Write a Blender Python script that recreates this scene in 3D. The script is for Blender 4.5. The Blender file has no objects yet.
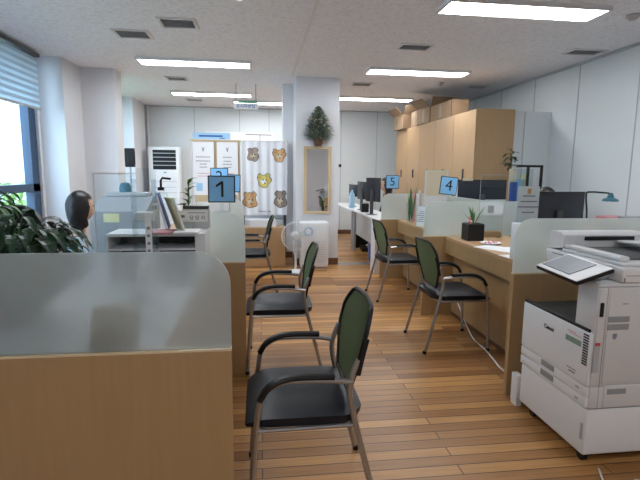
import bpy, bmesh, math, random
from mathutils import Vector, Matrix, Euler
random.seed(7)
C = bpy.context.scene.collection
SC = bpy.context.scene
# ---------------------------------------------------------------- camera
cam_d = bpy.data.cameras.new('camera'); cam_d.sensor_width = 36.0; cam_d.lens = 470.0/640.0*36.0
cam_d.clip_start = 0.05; cam_d.clip_end = 200
cam = bpy.data.objects.new('camera', cam_d); C.objects.link(cam)
cam.matrix_world = (Matrix.Translation((0, 0, 1.36)) @ Matrix.Rotation(-0.127095, 4, 'Z')
                    @ Matrix.Rotation(math.pi/2-0.143468, 4, 'X') @ Matrix.Rotation(0.010, 4, 'Z'))
SC.camera = cam
# ---------------------------------------------------------------- world, exposure
w = bpy.data.worlds.new('world'); SC.world = w; w.use_nodes = True
bg = w.node_tree.nodes['Background']; bg.inputs[0].default_value = (0.66, 0.83, 1.0, 1); bg.inputs[1].default_value = 4.5
SC.view_settings.view_transform = 'Standard'; SC.view_settings.look = 'None'
SC.view_settings.gamma = 1.0; SC.view_settings.use_curve_mapping = False
SC.view_settings.exposure = 1.12
LAMP = 10.5          # strength of the ceiling diffusers

# ---------------------------------------------------------------- materials
def mat(name, col, rough=0.5, metal=0.0, noise=0.0, nscale=20.0, stretch=(1, 1, 1), bump=0.0, spec=0.5, emit=0.0, col2=None):
    m = bpy.data.materials.new(name); m.use_nodes = True
    nt = m.node_tree; p = nt.nodes['Principled BSDF']
    p.inputs['Base Color'].default_value = (*col, 1); p.inputs['Roughness'].default_value = rough
    p.inputs['Metallic'].default_value = metal; p.inputs['Specular IOR Level'].default_value = spec
    if emit:
        p.inputs['Emission Color'].default_value = (*col, 1); p.inputs['Emission Strength'].default_value = emit
    tc = nt.nodes.new('ShaderNodeTexCoord'); mp = nt.nodes.new('ShaderNodeMapping'); nz = nt.nodes.new('ShaderNodeTexNoise')
    mp.inputs['Scale'].default_value = stretch; nz.inputs['Scale'].default_value = nscale; nz.inputs['Detail'].default_value = 4
    nt.links.new(tc.outputs['Object'], mp.inputs[0]); nt.links.new(mp.outputs[0], nz.inputs['Vector'])
    mx = nt.nodes.new('ShaderNodeMix'); mx.data_type = 'RGBA'
    c2 = col2 if col2 else tuple(c*(1-noise) for c in col)
    mx.inputs[6].default_value = (*col, 1); mx.inputs[7].default_value = (*c2, 1)
    nt.links.new(nz.outputs['Fac'], mx.inputs[0]); nt.links.new(mx.outputs[2], p.inputs['Base Color'])
    if bump:
        b = nt.nodes.new('ShaderNodeBump'); b.inputs['Strength'].default_value = bump; b.inputs['Distance'].default_value = 0.003
        nt.links.new(nz.outputs['Fac'], b.inputs['Height']); nt.links.new(b.outputs[0], p.inputs['Normal'])
    return m

def clear_mat(name, tint, gloss=0.10):
    m = bpy.data.materials.new(name); m.use_nodes = True; nt = m.node_tree; nt.nodes.remove(nt.nodes['Principled BSDF'])
    o = nt.nodes['Material Output']; t = nt.nodes.new('ShaderNodeBsdfTransparent'); g = nt.nodes.new('ShaderNodeBsdfGlossy')
    g.inputs['Roughness'].default_value = 0.05; t.inputs[0].default_value = (*tint, 1)
    lw = nt.nodes.new('ShaderNodeFresnel'); lw.inputs[0].default_value = 1.45
    geo = nt.nodes.new('ShaderNodeNewGeometry'); inv = nt.nodes.new('ShaderNodeMath'); inv.operation = 'SUBTRACT'; inv.inputs[0].default_value = 1.0
    nt.links.new(geo.outputs['Backfacing'], inv.inputs[1])
    ml = nt.nodes.new('ShaderNodeMath'); ml.operation = 'MULTIPLY'; nt.links.new(lw.outputs[0], ml.inputs[0]); nt.links.new(inv.outputs[0], ml.inputs[1])
    mx = nt.nodes.new('ShaderNodeMixShader'); nt.links.new(ml.outputs[0], mx.inputs[0])
    nt.links.new(t.outputs[0], mx.inputs[1]); nt.links.new(g.outputs[0], mx.inputs[2]); nt.links.new(mx.outputs[0], o.inputs[0])
    return m

def frost_mat(name, col, milk, rough=0.38):
    m = bpy.data.materials.new(name); m.use_nodes = True; nt = m.node_tree
    p = nt.nodes['Principled BSDF']; o = nt.nodes['Material Output']
    p.inputs['Base Color'].default_value = (*col, 1); p.inputs['Transmission Weight'].default_value = 1.0
    p.inputs['Roughness'].default_value = rough; p.inputs['IOR'].default_value = 1.22
    tr = nt.nodes.new('ShaderNodeBsdfTranslucent'); tr.inputs[0].default_value = (*col, 1)
    df = nt.nodes.new('ShaderNodeBsdfDiffuse'); df.inputs[0].default_value = (*col, 1)
    a = nt.nodes.new('ShaderNodeMixShader'); a.inputs[0].default_value = 0.5
    nt.links.new(tr.outputs[0], a.inputs[1]); nt.links.new(df.outputs[0], a.inputs[2])
    mx = nt.nodes.new('ShaderNodeMixShader'); mx.inputs[0].default_value = milk
    nt.links.new(p.outputs[0], mx.inputs[1]); nt.links.new(a.outputs[0], mx.inputs[2]); nt.links.new(mx.outputs[0], o.inputs[0])
    return m

def floor_mat():
    m = bpy.data.materials.new('floorboards'); m.use_nodes = True; nt = m.node_tree; p = nt.nodes['Principled BSDF']
    tc = nt.nodes.new('ShaderNodeTexCoord'); br = nt.nodes.new('ShaderNodeTexBrick')
    br.offset = 0.43; br.offset_frequency = 2; br.squash = 1.0
    br.inputs['Scale'].default_value = 1.0; br.inputs['Brick Width'].default_value = 1.6; br.inputs['Row Height'].default_value = 0.072
    br.inputs['Mortar Size'].default_value = 0.003; br.inputs['Mortar Smooth'].default_value = 0.2; br.inputs['Bias'].default_value = 0.0
    br.inputs['Color1'].default_value = (0.63, 0.335, 0.12, 1); br.inputs['Color2'].default_value = (0.27, 0.115, 0.038, 1)
    br.inputs['Mortar'].default_value = (0.09, 0.04, 0.02, 1)
    nt.links.new(tc.outputs['Object'], br.inputs['Vector'])
    mp = nt.nodes.new('ShaderNodeMapping'); mp.inputs['Scale'].default_value = (1.2, 28, 1)
    nz = nt.nodes.new('ShaderNodeTexNoise'); nz.inputs['Scale'].default_value = 2.5; nz.inputs['Detail'].default_value = 6
    nt.links.new(tc.outputs['Object'], mp.inputs[0]); nt.links.new(mp.outputs[0], nz.inputs['Vector'])
    rp = nt.nodes.new('ShaderNodeMapRange'); rp.inputs['To Min'].default_value = 0.62; rp.inputs['To Max'].default_value = 1.32
    nt.links.new(nz.outputs['Fac'], rp.inputs['Value'])
    mx = nt.nodes.new('ShaderNodeVectorMath'); mx.operation = 'SCALE'
    nt.links.new(br.outputs['Color'], mx.inputs[0]); nt.links.new(rp.outputs[0], mx.inputs['Scale'])
    nt.links.new(mx.outputs[0], p.inputs['Base Color'])
    p.inputs['Roughness'].default_value = 0.36
    b = nt.nodes.new('ShaderNodeBump'); b.inputs['Strength'].default_value = 0.35; b.inputs['Distance'].default_value = 0.002; b.invert = True
    nt.links.new(br.outputs['Fac'], b.inputs['Height']); nt.links.new(b.outputs[0], p.inputs['Normal'])
    return m

def ceil_mat():
    m = bpy.data.materials.new('ceiling_board'); m.use_nodes = True; nt = m.node_tree; p = nt.nodes['Principled BSDF']
    tc = nt.nodes.new('ShaderNodeTexCoord'); mp = nt.nodes.new('ShaderNodeMapping'); mp.inputs['Scale'].default_value = (1, 1.6, 1)
    nz = nt.nodes.new('ShaderNodeTexNoise'); nz.inputs['Scale'].default_value = 27; nz.inputs['Detail'].default_value = 9; nz.inputs['Roughness'].default_value = 0.75
    cr = nt.nodes.new('ShaderNodeValToRGB'); cr.color_ramp.elements[0].position = 0.32; cr.color_ramp.elements[0].color = (0.60, 0.605, 0.64, 1)
    cr.color_ramp.elements[1].position = 0.52; cr.color_ramp.elements[1].color = (0.84, 0.85, 0.90, 1)
    nt.links.new(tc.outputs['Object'], mp.inputs[0]); nt.links.new(mp.outputs[0], nz.inputs['Vector']); nt.links.new(nz.outputs['Fac'], cr.inputs[0])
    nt.links.new(cr.outputs[0], p.inputs['Base Color']); p.inputs['Roughness'].default_value = 0.9
    return m

def sheer_mat(name, col, tr):
    m = mat(name, col, 0.8, noise=0.05); nt = m.node_tree; p = nt.nodes['Principled BSDF']; o = nt.nodes['Material Output']
    t = nt.nodes.new('ShaderNodeBsdfTranslucent'); t.inputs[0].default_value = (*col, 1)
    mx = nt.nodes.new('ShaderNodeMixShader'); mx.inputs[0].default_value = tr
    nt.links.new(p.outputs[0], mx.inputs[1]); nt.links.new(t.outputs[0], mx.inputs[2]); nt.links.new(mx.outputs[0], o.inputs[0])
    return m
M = dict(
 floor=floor_mat(), ceil=ceil_mat(),
 wall=mat('painted_panel', (0.74, 0.79, 0.81), 0.45, noise=0.05, nscale=1.5),
 plaster=mat('plaster', (0.75, 0.755, 0.79), 0.75, noise=0.05, nscale=3),
 seam=mat('seam_grey', (0.45, 0.48, 0.50), 0.6),
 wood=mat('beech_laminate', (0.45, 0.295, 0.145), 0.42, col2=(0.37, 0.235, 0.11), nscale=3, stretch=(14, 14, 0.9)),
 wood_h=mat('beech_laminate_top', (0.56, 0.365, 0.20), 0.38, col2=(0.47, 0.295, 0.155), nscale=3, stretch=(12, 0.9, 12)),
 wood_door=mat('wardrobe_laminate', (0.49, 0.315, 0.165), 0.42, col2=(0.41, 0.255, 0.13), nscale=3, stretch=(14, 14, 0.9)),
 wood_edge=mat('edge_banding', (0.74, 0.60, 0.40), 0.4, noise=0.1),
 brown=mat('brown_base', (0.16, 0.07, 0.035), 0.5, noise=0.2),
 cardboard=mat('cardboard', (0.30, 0.195, 0.115), 0.85, noise=0.15, nscale=8),
 frost=frost_mat('frosted_glass', (0.84, 0.90, 0.91), 0.25, 0.30),
 frost2=frost_mat('milky_glass', (0.80, 0.86, 0.84), 0.45, 0.42),
 clear=clear_mat('clear_acrylic', (0.93, 0.96, 0.97)),
 pane=clear_mat('window_glass', (0.90, 0.96, 0.98)),
 navy=mat('navy_frame', (0.035, 0.075, 0.15), 0.45, noise=0.1),
 blind=sheer_mat('zebra_blind_band', (0.50, 0.66, 0.78), 0.22),
 blind2=sheer_mat('zebra_blind_sheer', (0.72, 0.86, 0.95), 0.42),
 chrome=mat('satin_tube', (0.42, 0.42, 0.43), 0.32, 0.9, noise=0.05),
 black=mat('black_plastic', (0.010, 0.010, 0.012), 0.42, spec=0.3, noise=0.2),
 dark=mat('dark_grey_plastic', (0.055, 0.058, 0.066), 0.4, noise=0.1),
 vinyl=mat('dark_blue_black_vinyl', (0.008, 0.011, 0.019), 0.42, spec=0.3, noise=0.2, nscale=60, bump=0.1),
 mesh=mat('green_mesh_fabric', (0.20, 0.25, 0.125), 0.8, col2=(0.12, 0.155, 0.075), nscale=260, bump=0.4),
 white=mat('white_plastic', (0.79, 0.805, 0.83), 0.4, noise=0.03),
 offwhite=mat('warm_white_plastic', (0.66, 0.66, 0.67), 0.45, noise=0.03),
 greyp=mat('mid_grey_plastic', (0.30, 0.31, 0.33), 0.5, noise=0.06),
 grey2=mat('light_grey_plastic', (0.45, 0.46, 0.48), 0.45, noise=0.06),
 screen=mat('copier_screen', (0.42, 0.45, 0.50), 0.15, noise=0.12, nscale=14),
 monscr=mat('monitor_back', (0.03, 0.035, 0.05), 0.25, noise=0.2),
 blue=mat('sign_blue', (0.27, 0.62, 1.0), 0.45, noise=0.03),
 ink=mat('sign_ink', (0.01, 0.012, 0.03), 0.5, noise=0.1),
 paper=mat('white_paper', (0.88, 0.88, 0.90), 0.8, noise=0.04),
 pink=mat('pink_print', (0.70, 0.30, 0.33), 0.7, noise=0.1),
 greyink=mat('grey_print', (0.25, 0.25, 0.32), 0.7, noise=0.1),
 banner=mat('banner_blue', (0.40, 0.66, 0.90), 0.6, noise=0.1),
 bannerink=mat('banner_ink', (0.03, 0.14, 0.42), 0.6, noise=0.1),
 beige=mat('beige_rail', (0.62, 0.48, 0.30), 0.6, noise=0.1),
 cloth=mat('white_curtain_cloth', (0.86, 0.87, 0.91), 0.9, noise=0.04, nscale=8),
 orange=mat('print_orange', (0.72, 0.42, 0.20), 0.8, noise=0.2, nscale=40),
 yellow=mat('print_yellow', (0.82, 0.68, 0.20), 0.8, noise=0.1, nscale=40),
 taupe=mat('print_taupe', (0.40, 0.32, 0.27), 0.8, noise=0.2, nscale=40),
 leaf=mat('leaf_green', (0.022, 0.075, 0.035), 0.42, col2=(0.010, 0.04, 0.02), nscale=9),
 leaf2=mat('bright_leaf', (0.10, 0.24, 0.07), 0.5, col2=(0.05, 0.15, 0.04), nscale=9),
 pine=mat('pine_green', (0.07, 0.13, 0.08), 0.8, col2=(0.22, 0.28, 0.22), nscale=60),
 stem=mat('stem_brown', (0.13, 0.10, 0.05), 0.7, noise=0.2),
 soil=mat('soil', (0.04, 0.03, 0.02), 0.9, noise=0.3),
 gold=mat('gold_bauble', (0.85, 0.68, 0.30), 0.3, 0.5, noise=0.05),
 mirror=mat('mirror_silver', (0.88, 0.90, 0.92), 0.02, 1.0),
 steel=mat('steel_strip', (0.5, 0.5, 0.5), 0.35, 0.8, noise=0.1),
 skin=mat('skin', (0.62, 0.40, 0.29), 0.55, noise=0.06),
 hair=mat('dark_hair', (0.014, 0.011, 0.013), 0.4, noise=0.3, nscale=60),
 shirt=mat('pale_blue_shirt', (0.38, 0.50, 0.60), 0.85, noise=0.1),
 shirtd=mat('black_shirt', (0.02, 0.02, 0.025), 0.85, noise=0.1),
 trouser=mat('navy_trousers', (0.03, 0.035, 0.06), 0.85, noise=0.1),
 tan=mat('tan_plastic', (0.30, 0.245, 0.165), 0.6, noise=0.1),
 royal=mat('royal_blue_cover', (0.05, 0.11, 0.38), 0.5, noise=0.1),
 lemon=mat('pale_yellow_cover', (0.70, 0.68, 0.38), 0.6, noise=0.15),
 teal=mat('teal_shade', (0.03, 0.14, 0.20), 0.3, noise=0.1),
 red=mat('red_print', (0.60, 0.07, 0.08), 0.5, noise=0.1),
 green=mat('green_print', (0.20, 0.45, 0.33), 0.6, noise=0.1),
 dull_green=mat('green_strip_label', (0.22, 0.33, 0.25), 0.6, noise=0.1),
 cream=mat('cream_sheet', (0.66, 0.58, 0.42), 0.8, noise=0.1),
 lamp=mat('lamp_diffuser', (0.94, 0.975, 1.0), 0.5, emit=LAMP),
 fixture=mat('lamp_frame', (0.75, 0.75, 0.77), 0.5, noise=0.03),
 glow=mat('indicator_ring', (0.25, 0.60, 0.95), 0.4, emit=0.5),
 vent=mat('vent_grey', (0.50, 0.49, 0.50), 0.7, noise=0.1),
 outwall=mat('neighbour_facade', (0.40, 0.43, 0.44), 0.8, noise=0.12, nscale=1.2),
 asphalt=mat('outside_ground', (0.25, 0.26, 0.24), 0.9, noise=0.2, nscale=2),
 foliage=mat('outside_leaves', (0.30, 0.42, 0.12), 0.7, col2=(0.12, 0.24, 0.05), nscale=5),
)

# ---------------------------------------------------------------- geometry helpers
class B:
    def __init__(s): s.bm = bmesh.new(); s.mi = 0
    def _tag(s, before):
        for f in s.bm.faces:
            if f not in before: f.material_index = s.mi
    def faces0(s): return set(s.bm.faces)
    def box(s, x0, x1, y0, y1, z0, z1, bev=0.0, seg=2, rot=None, piv=None):
        b4 = s.faces0()
        r = bmesh.ops.create_cube(s.bm, size=1.0); vs = r['verts']
        for v in vs: v.co = Vector(((x0+x1)/2+v.co.x*(x1-x0), (y0+y1)/2+v.co.y*(y1-y0), (z0+z1)/2+v.co.z*(z1-z0)))
        if bev > 0:
            es = list({e for v in vs for e in v.link_edges})
            r2 = bmesh.ops.bevel(s.bm, geom=es, offset=bev, segments=seg, profile=0.5, affect='EDGES')
            vs = list({v for f in s.bm.faces if f not in b4 for v in f.verts})
        if rot is not None:
            p = Vector(piv) if piv else Vector(((x0+x1)/2, (y0+y1)/2, (z0+z1)/2)); R = Euler(rot).to_matrix()
            for v in vs: v.co = p + R @ (v.co-p)
        s._tag(b4); return s
    def tube(s, pts, r, seg=8, cap=True, smooth_n=0, flat=1.0):
        pts = [Vector(p) for p in pts]
        if smooth_n: pts = catmull(pts, smooth_n)
        rs = r if isinstance(r, (list, tuple)) else [r]*len(pts)
        if len(rs) != len(pts): rs = [rs[0]+(rs[-1]-rs[0])*i/(len(pts)-1) for i in range(len(pts))]
        b4 = s.faces0(); rings = []; up = None
        for i, p in enumerate(pts):
            t = (pts[min(i+1, len(pts)-1)]-pts[max(i-1, 0)]).normalized()
            if up is None: up = Vector((0, 0, 1)) if abs(t.z) < 0.9 else Vector((0, 1, 0))
            a = t.cross(up)
            if a.length < 1e-4: a = t.orthogonal()
            a.normalize(); b = a.cross(t).normalized(); up = b
            rings.append([s.bm.verts.new(p+(a*math.cos(2*math.pi*k/seg)+b*flat*math.sin(2*math.pi*k/seg))*rs[i]) for k in range(seg)])
        for i in range(len(rings)-1):
            for k in range(seg):
                s.bm.faces.new((rings[i][k], rings[i][(k+1) % seg], rings[i+1][(k+1) % seg], rings[i+1][k]))
        if cap: s.bm.faces.new(rings[0][::-1]); s.bm.faces.new(rings[-1])
        s._tag(b4); return s
    def lathe(s, c, prof, seg=20, axis='Z'):
        b4 = s.faces0(); rings = []
        def P(r, a, z):
            v = Vector((r*math.cos(a), r*math.sin(a), z))
            if axis == 'X': v = Vector((v.z, v.x, v.y))
            if axis == 'Y': v = Vector((v.x, v.z, v.y))
            return Vector(c)+v
        for r, z in prof:
            if r < 1e-6: rings.append([s.bm.verts.new(P(0, 0, z))])
            else: rings.append([s.bm.verts.new(P(r, 2*math.pi*k/seg, z)) for k in range(seg)])
        for i in range(len(rings)-1):
            a, b = rings[i], rings[i+1]
            for k in range(seg):
                q = [a[k % len(a)], a[(k+1) % seg % len(a)], b[(k+1) % seg % len(b)], b[k % len(b)]]
                u = []
                for v in q:
                    if v not in u: u.append(v)
                if len(u) > 2:
                    try: s.bm.faces.new(u)
                    except ValueError: pass
        if len(rings[0]) > 1: s.bm.faces.new(rings[0][::-1])
        if len(rings[-1]) > 1: s.bm.faces.new(rings[-1])
        s._tag(b4); return s
    def prism(s, poly, n, mapf):            # poly: 2-D points, extruded by mapf(u,v,t) for t in 0..1
        b4 = s.faces0()
        a = [s.bm.verts.new(mapf(u, v, 0)) for u, v in poly]; b = [s.bm.verts.new(mapf(u, v, 1)) for u, v in poly]
        s.bm.faces.new(a[::-1]); s.bm.faces.new(b)
        for i in range(len(poly)): s.bm.faces.new((a[i], a[(i+1) % len(a)], b[(i+1) % len(a)], b[i]))
        s._tag(b4); return s
    def ball(s, c, rx, ry=None, rz=None, sub=2):
        b4 = s.faces0(); r = bmesh.ops.create_icosphere(s.bm, subdivisions=sub, radius=1.0)
        ry = ry or rx; rz = rz or rx
        for v in r['verts']: v.co = Vector((c[0]+v.co.x*rx, c[1]+v.co.y*ry, c[2]+v.co.z*rz))
        s._tag(b4); return r['verts']
    def build(s, name, mats, parent=None, smooth=False, loc=None):
        bmesh.ops.recalc_face_normals(s.bm, faces=s.bm.faces)
        me = bpy.data.meshes.new(name)
        s.bm.to_mesh(me); s.bm.free()
        for m in (mats if isinstance(mats, (list, tuple)) else [mats]): me.materials.append(M[m] if isinstance(m, str) else m)
        if smooth:
            for p in me.polygons: p.use_smooth = True
            try: me.set_sharp_from_angle(angle=math.radians(38))
            except Exception: pass
        o = bpy.data.objects.new(name, me); C.objects.link(o)
        if parent: o.parent = parent
        if loc: o.location = loc
        return o

def catmull(p, n):
    out = []; q = [p[0]*2-p[1]]+list(p)+[p[-1]*2-p[-2]]
    for i in range(1, len(q)-2):
        for k in range(n):
            t = k/n
            out.append(0.5*((2*q[i])+(-q[i-1]+q[i+1])*t+(2*q[i-1]-5*q[i]+4*q[i+1]-q[i+2])*t*t+(-q[i-1]+3*q[i]-3*q[i+1]+q[i+2])*t**3))
    out.append(p[-1]); return out

def tag(o, label, cat=None, group=None, kind=None):
    if label: o['label'] = label
    if cat: o['category'] = cat
    if group: o['group'] = group
    if kind: o['kind'] = kind
    return o
def thing(name, label, cat, loc=(0, 0, 0), rz=0, group=None):
    o = bpy.data.objects.new(name, None); C.objects.link(o); o.empty_display_size = 0.1
    o.location = loc; o.rotation_euler = (0, 0, rz); return tag(o, label, cat, group)
def struct(name, bm, m, label=None):
    o = bm.build(name, m); o['kind'] = 'structure'
    if label: o['label'] = label
    return o
def copy_tree(o, parent=None):
    c = o.copy(); C.objects.link(c)
    if parent: c.parent = parent
    for ch in list(o.children): copy_tree(ch, c)
    return c
def text_mesh(name, txt, size, m, parent, mw, extrude=0.0006, align='CENTER', bold=0.0):
    cu = bpy.data.curves.new('t', 'FONT'); cu.body = txt; cu.size = size; cu.align_x = align; cu.align_y = 'CENTER'
    cu.extrude = extrude; cu.offset = bold; cu.resolution_u = 3
    t = bpy.data.objects.new('t', cu); C.objects.link(t)
    bpy.context.view_layer.update()
    me = bpy.data.meshes.new_from_object(t.evaluated_get(bpy.context.evaluated_depsgraph_get()))
    bpy.data.objects.remove(t); bpy.data.curves.remove(cu)
    me.transform(mw); me.materials.clear(); me.materials.append(M[m]); me.name = name
    o = bpy.data.objects.new(name, me); C.objects.link(o)
    if parent: o.parent = parent
    return o
def face_m(loc, rx=math.pi/2, rz=0.0):     # text lying in XY -> standing, readable from -Y (rz=0), from -X (rz=-90)
    return Matrix.Translation(loc) @ Matrix.Rotation(rz, 4, 'Z') @ Matrix.Rotation(rx, 4, 'X')
def leaf(b, base, d, L, W, droop=0.5, seg=5, fold=0.25):
    d = Vector(d).normalized(); side = d.cross(Vector((0, 0, 1)))
    if side.length < 1e-3: side = Vector((1, 0, 0))
    side.normalize(); p = Vector(base); prev = None; b4 = b.faces0(); dd = d.copy()
    for i in range(seg+1):
        t = i/seg; wd = W*math.sin(math.pi*min(1, 0.06+t*0.94))**0.8*(1-0.25*t)
        nrm = side.cross(dd).normalized()
        row = [b.bm.verts.new(p+side*wd/2+nrm*fold*wd/2), b.bm.verts.new(p), b.bm.verts.new(p-side*wd/2+nrm*fold*wd/2)]
        if prev:
            for k in range(2): b.bm.faces.new((prev[k], prev[k+1], row[k+1], row[k]))
        prev = row; p = p+dd*(L/seg); dd = (dd-Vector((0, 0, droop/seg*1.6))).normalized()
    b._tag(b4)

# ================================================================ THE SETTING
XL, XR, YB, YF, H = -2.6, 3.8, -2.6, 10.3, 2.68
struct('floor', B().box(XL-0.2, XR+0.2, YB-0.2, YF+0.2, -0.1, 0), 'floor')
struct('ceiling', B().box(XL-0.2, XR+0.2, YB-0.2, YF+0.2, H, H+0.1), 'ceil')
struct('wall_right', B().box(XR, XR+0.2, YB, YF, 0, H), 'wall')
struct('wall_far', B().box(XL-0.2, XR+0.2, YF, YF+0.2, 0, H), 'wall')
struct('wall_back', B().box(XL-0.2, XR+0.2, YB-0.2, YB, 0, H), 'plaster')
# left wall with three window openings
wins = [(1.9, 6.08), (7.05, 9.15)]
b = B(); y = YB
for (a, c) in wins:
    b.box(XL-0.2, XL, y, a, 0, H); b.box(XL-0.2, XL, a, c, 0, 0.72); b.box(XL-0.2, XL, a, c, 2.63, H); y = c
b.box(XL-0.2, XL, y, YF, 0, H)
struct('wall_left', b, 'plaster')
for i, (a, c) in enumerate(wins):
    r = thing('window_%d' % (i+1), None, None, (XL-0.08, 0, 0)); r['kind'] = 'structure'; del_c = None
    fr = B()
    fr.box(-0.04, 0.05, a, a+0.07, 0.72, 2.63); fr.box(-0.04, 0.05, c-0.17, c, 0.72, 2.63)
    fr.box(-0.04, 0.05, a, c, 0.72, 0.80); fr.box(-0.04, 0.05, a, c, 2.55, 2.63); fr.box(-0.04, 0.05, a, c, 1.10, 1.19)
    n = max(1, int((c-a)/1.3)); 
    for k in range(1, n): yy = a+(c-a)*k/n; fr.box(-0.03, 0.04, yy-0.03, yy+0.03, 0.72, 2.63)
    fr.build('window_frame', 'navy', r)
    B().box(-0.004, 0.004, a+0.02, c-0.02, 0.76, 2.60).build('pane', 'pane', r)
    B().box(-0.03, 0.12, a-0.02, c+0.02, 0.69, 0.72, 0.004).build('window_sill', 'white', r)
# columns along the window wall, pillar in the middle
struct('wall_pier_left', B().box(XL, -2.32, 6.14, 6.73, 0, H), 'plaster').name = 'trim_1'
struct('trim_2', B().box(XL, -1.90, 6.73, 7.05, 0, H), 'plaster')
struct('trim_3', B().box(XL, -2.30, 9.2, 10.12, 0, H), 'plaster')
struct('wall_pillar', B().box(0.51, 1.13, 6.80, 7.45, 0, H), 'plaster')
struct('trim_4', B().box(0.355, 0.51, 7.40, 7.75, 0, H).box(0.51, 0.9, 7.45, 7.75, 0, H), 'plaster')
struct('baseboard_pillar', B().box(0.50, 1.14, 6.79, 7.46, 0, 0.10).box(0.345, 0.50, 7.39, 7.76, 0, 0.10), 'brown')
struct('baseboard_right', B().box(XR-0.015, XR, YB, YF, 0, 0.09), 'brown')
struct('baseboard_far', B().box(XL, XR, YF-0.015, YF, 0, 0.09), 'brown')
struct('trim_5', B().tube([(-2.26, 10.2, 0), (-2.26, 10.2, H)], 0.03, 10), 'offwhite')
# seams of the wall panels
k = 6
b = B()
yy = 0.75
while yy < 10: b.box(XR-0.006, XR-0.0005, yy-0.006, yy+0.006, 0.09, H); yy += 0.93
struct('trim_6', b, 'seam')
b = B()
for xx in (-1.35, -0.42, 0.2, 1.75, 2.55, 3.3): b.box(xx-0.006, xx+0.006, YF-0.006, YF-0.0005, 0.09, H)
struct('trim_7', b, 'seam')
struct('trim_8', B().box(XR-0.03, XR, YB, YF, H-0.025, H).box(XL, XR, YF-0.03, YF, H-0.02, H), 'seam')
struct('trim_9', B().box(0.44, 0.47, YB, 6.8, H-0.005, H-0.0003), 'plaster')
struct('trim_10', B().box(1.13, 2.0, 6.73, 6.79, 0, 0.012, 0.003).box(1.13, 2.0, 6.83, 6.87, 0, 0.02, 0.003), 'steel')

struct('trim_11', B().box(3.265, XR-0.001, 5.90, 6.02, 0, 2.165), 'wall')
struct('trim_12', B().box(3.42, 3.43, 5.895, 5.90, 0.05, 2.165), 'seam')
# ceiling lamps
def ceiling_light(x, y, label, sc=1.0):
    r = thing('ceiling_light', label, 'ceiling light', (x, y, H), 0, 'ceiling light panels')
    fb = B(); L, W = 0.67, 0.155
    fb.box(-L, L, -W, -W+0.02, -0.035, 0).box(-L, L, W-0.02, W, -0.035, 0).box(-L, -L+0.02, -W+0.02, W-0.02, -0.035, 0).box(L-0.02, L, -W+0.02, W-0.02, -0.035, 0)
    fb.build('frame', 'fixture', r)
    B().box(-L+0.02, L-0.02, -W+0.02, W-0.02, -0.03, -0.012).build('diffuser', 'lamp', r)
    return r
LT = [(2.1, 3.76, 'long bright ceiling light nearest the front, above the copier side of the room'),
      (-0.77, 6.12, 'long ceiling light above the left counters, beside the two square ceiling grilles'),
      (2.05, 6.18, 'long ceiling light above the right counters, second in its row'),
      (-0.80, 8.48, 'narrow looking ceiling light on the left in front of the far wall'),
      (2.05, 8.48, 'ceiling light over the back room right of the pillar, last in its row'),
      (-0.77, 3.70, 'long ceiling light above the frosted panel at the upper edge on the left'),
      (0.18, 9.35, 'ceiling light seen behind the hanging sign beside the pillar')]
for x, y, l in LT: ceiling_light(x, y, l)
ceiling_light(-0.77, -0.9, 'unseen ceiling light added behind the viewpoint on the window side')  # out of view, added to brighten surfaces that face the camera
ceiling_light(2.1, -0.2, 'unseen ceiling light added behind the viewpoint on the right wall side')  # second unseen panel, added to lift the foreground and copier side
def vent(x, y, wx, wy, label, round_=False):
    r = thing('ceiling_vent', label, 'ceiling vent', (x, y, H), 0, 'ceiling vents')
    f = B(); f.box(-wx, wx, -wy, -wy+0.03, -0.012, 0).box(-wx, wx, wy-0.03, wy, -0.012, 0).box(-wx, -wx+0.03, -wy+0.03, wy-0.03, -0.012, 0).box(wx-0.03, wx, -wy+0.03, wy-0.03, -0.012, 0)
    f.build('frame', 'offwhite', r)
    B().box(-wx+0.03, wx-0.03, -wy+0.03, wy-0.03, -0.004, -0.001).build('backing', 'greyp', r)
    s = B(); n = 6
    for i in range(n):
        yy = -wy+0.03+(2*wy-0.06)*(i+0.5)/n
        s.box(-wx+0.03, wx-0.03, yy-0.009, yy+0.009, -0.008, -0.006, rot=(0.5, 0, 0))
    s.build('slats', 'vent', r)
vent(-1.22, 5.02, 0.17, 0.15, 'dark slatted ceiling grille left of the pair near the front')
vent(-0.72, 4.60, 0.17, 0.15, 'pale square ceiling grille right of the pair near the front')
vent(-1.18, 7.25, 0.15, 0.14, 'small ceiling grille between the two left hand ceiling lights')
vent(1.63, 5.03, 0.18, 0.12, 'ceiling grille in the middle of the ceiling right of the pillar top')
vent(3.50, 4.93, 0.20, 0.12, 'ceiling grille at the corner with the right wall')
vent(1.53, 7.2, 0.16, 0.13, 'small ceiling grille right beside the pillar top in front of the last light')
vent(-1.2, 9.3, 0.16, 0.13, 'tiny far ceiling grille behind the narrow left light')
vent(3.3, 7.1, 0.16, 0.12, 'ceiling grille above the wooden wardrobes by the right wall')
for x, y, l in ((3.09, 3.78, 'round smoke detector near the front right corner of the ceiling'), (2.64, 6.9, 'small round ceiling detector above the wardrobes')):
    tag(B().lathe((x, y, H), [(0.055, -0.0005), (0.055, -0.015), (0.035, -0.03), (0.03, -0.04), (0, -0.042)], 16).build('smoke_detector', 'vent', None, True), l, 'smoke detector')

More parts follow.
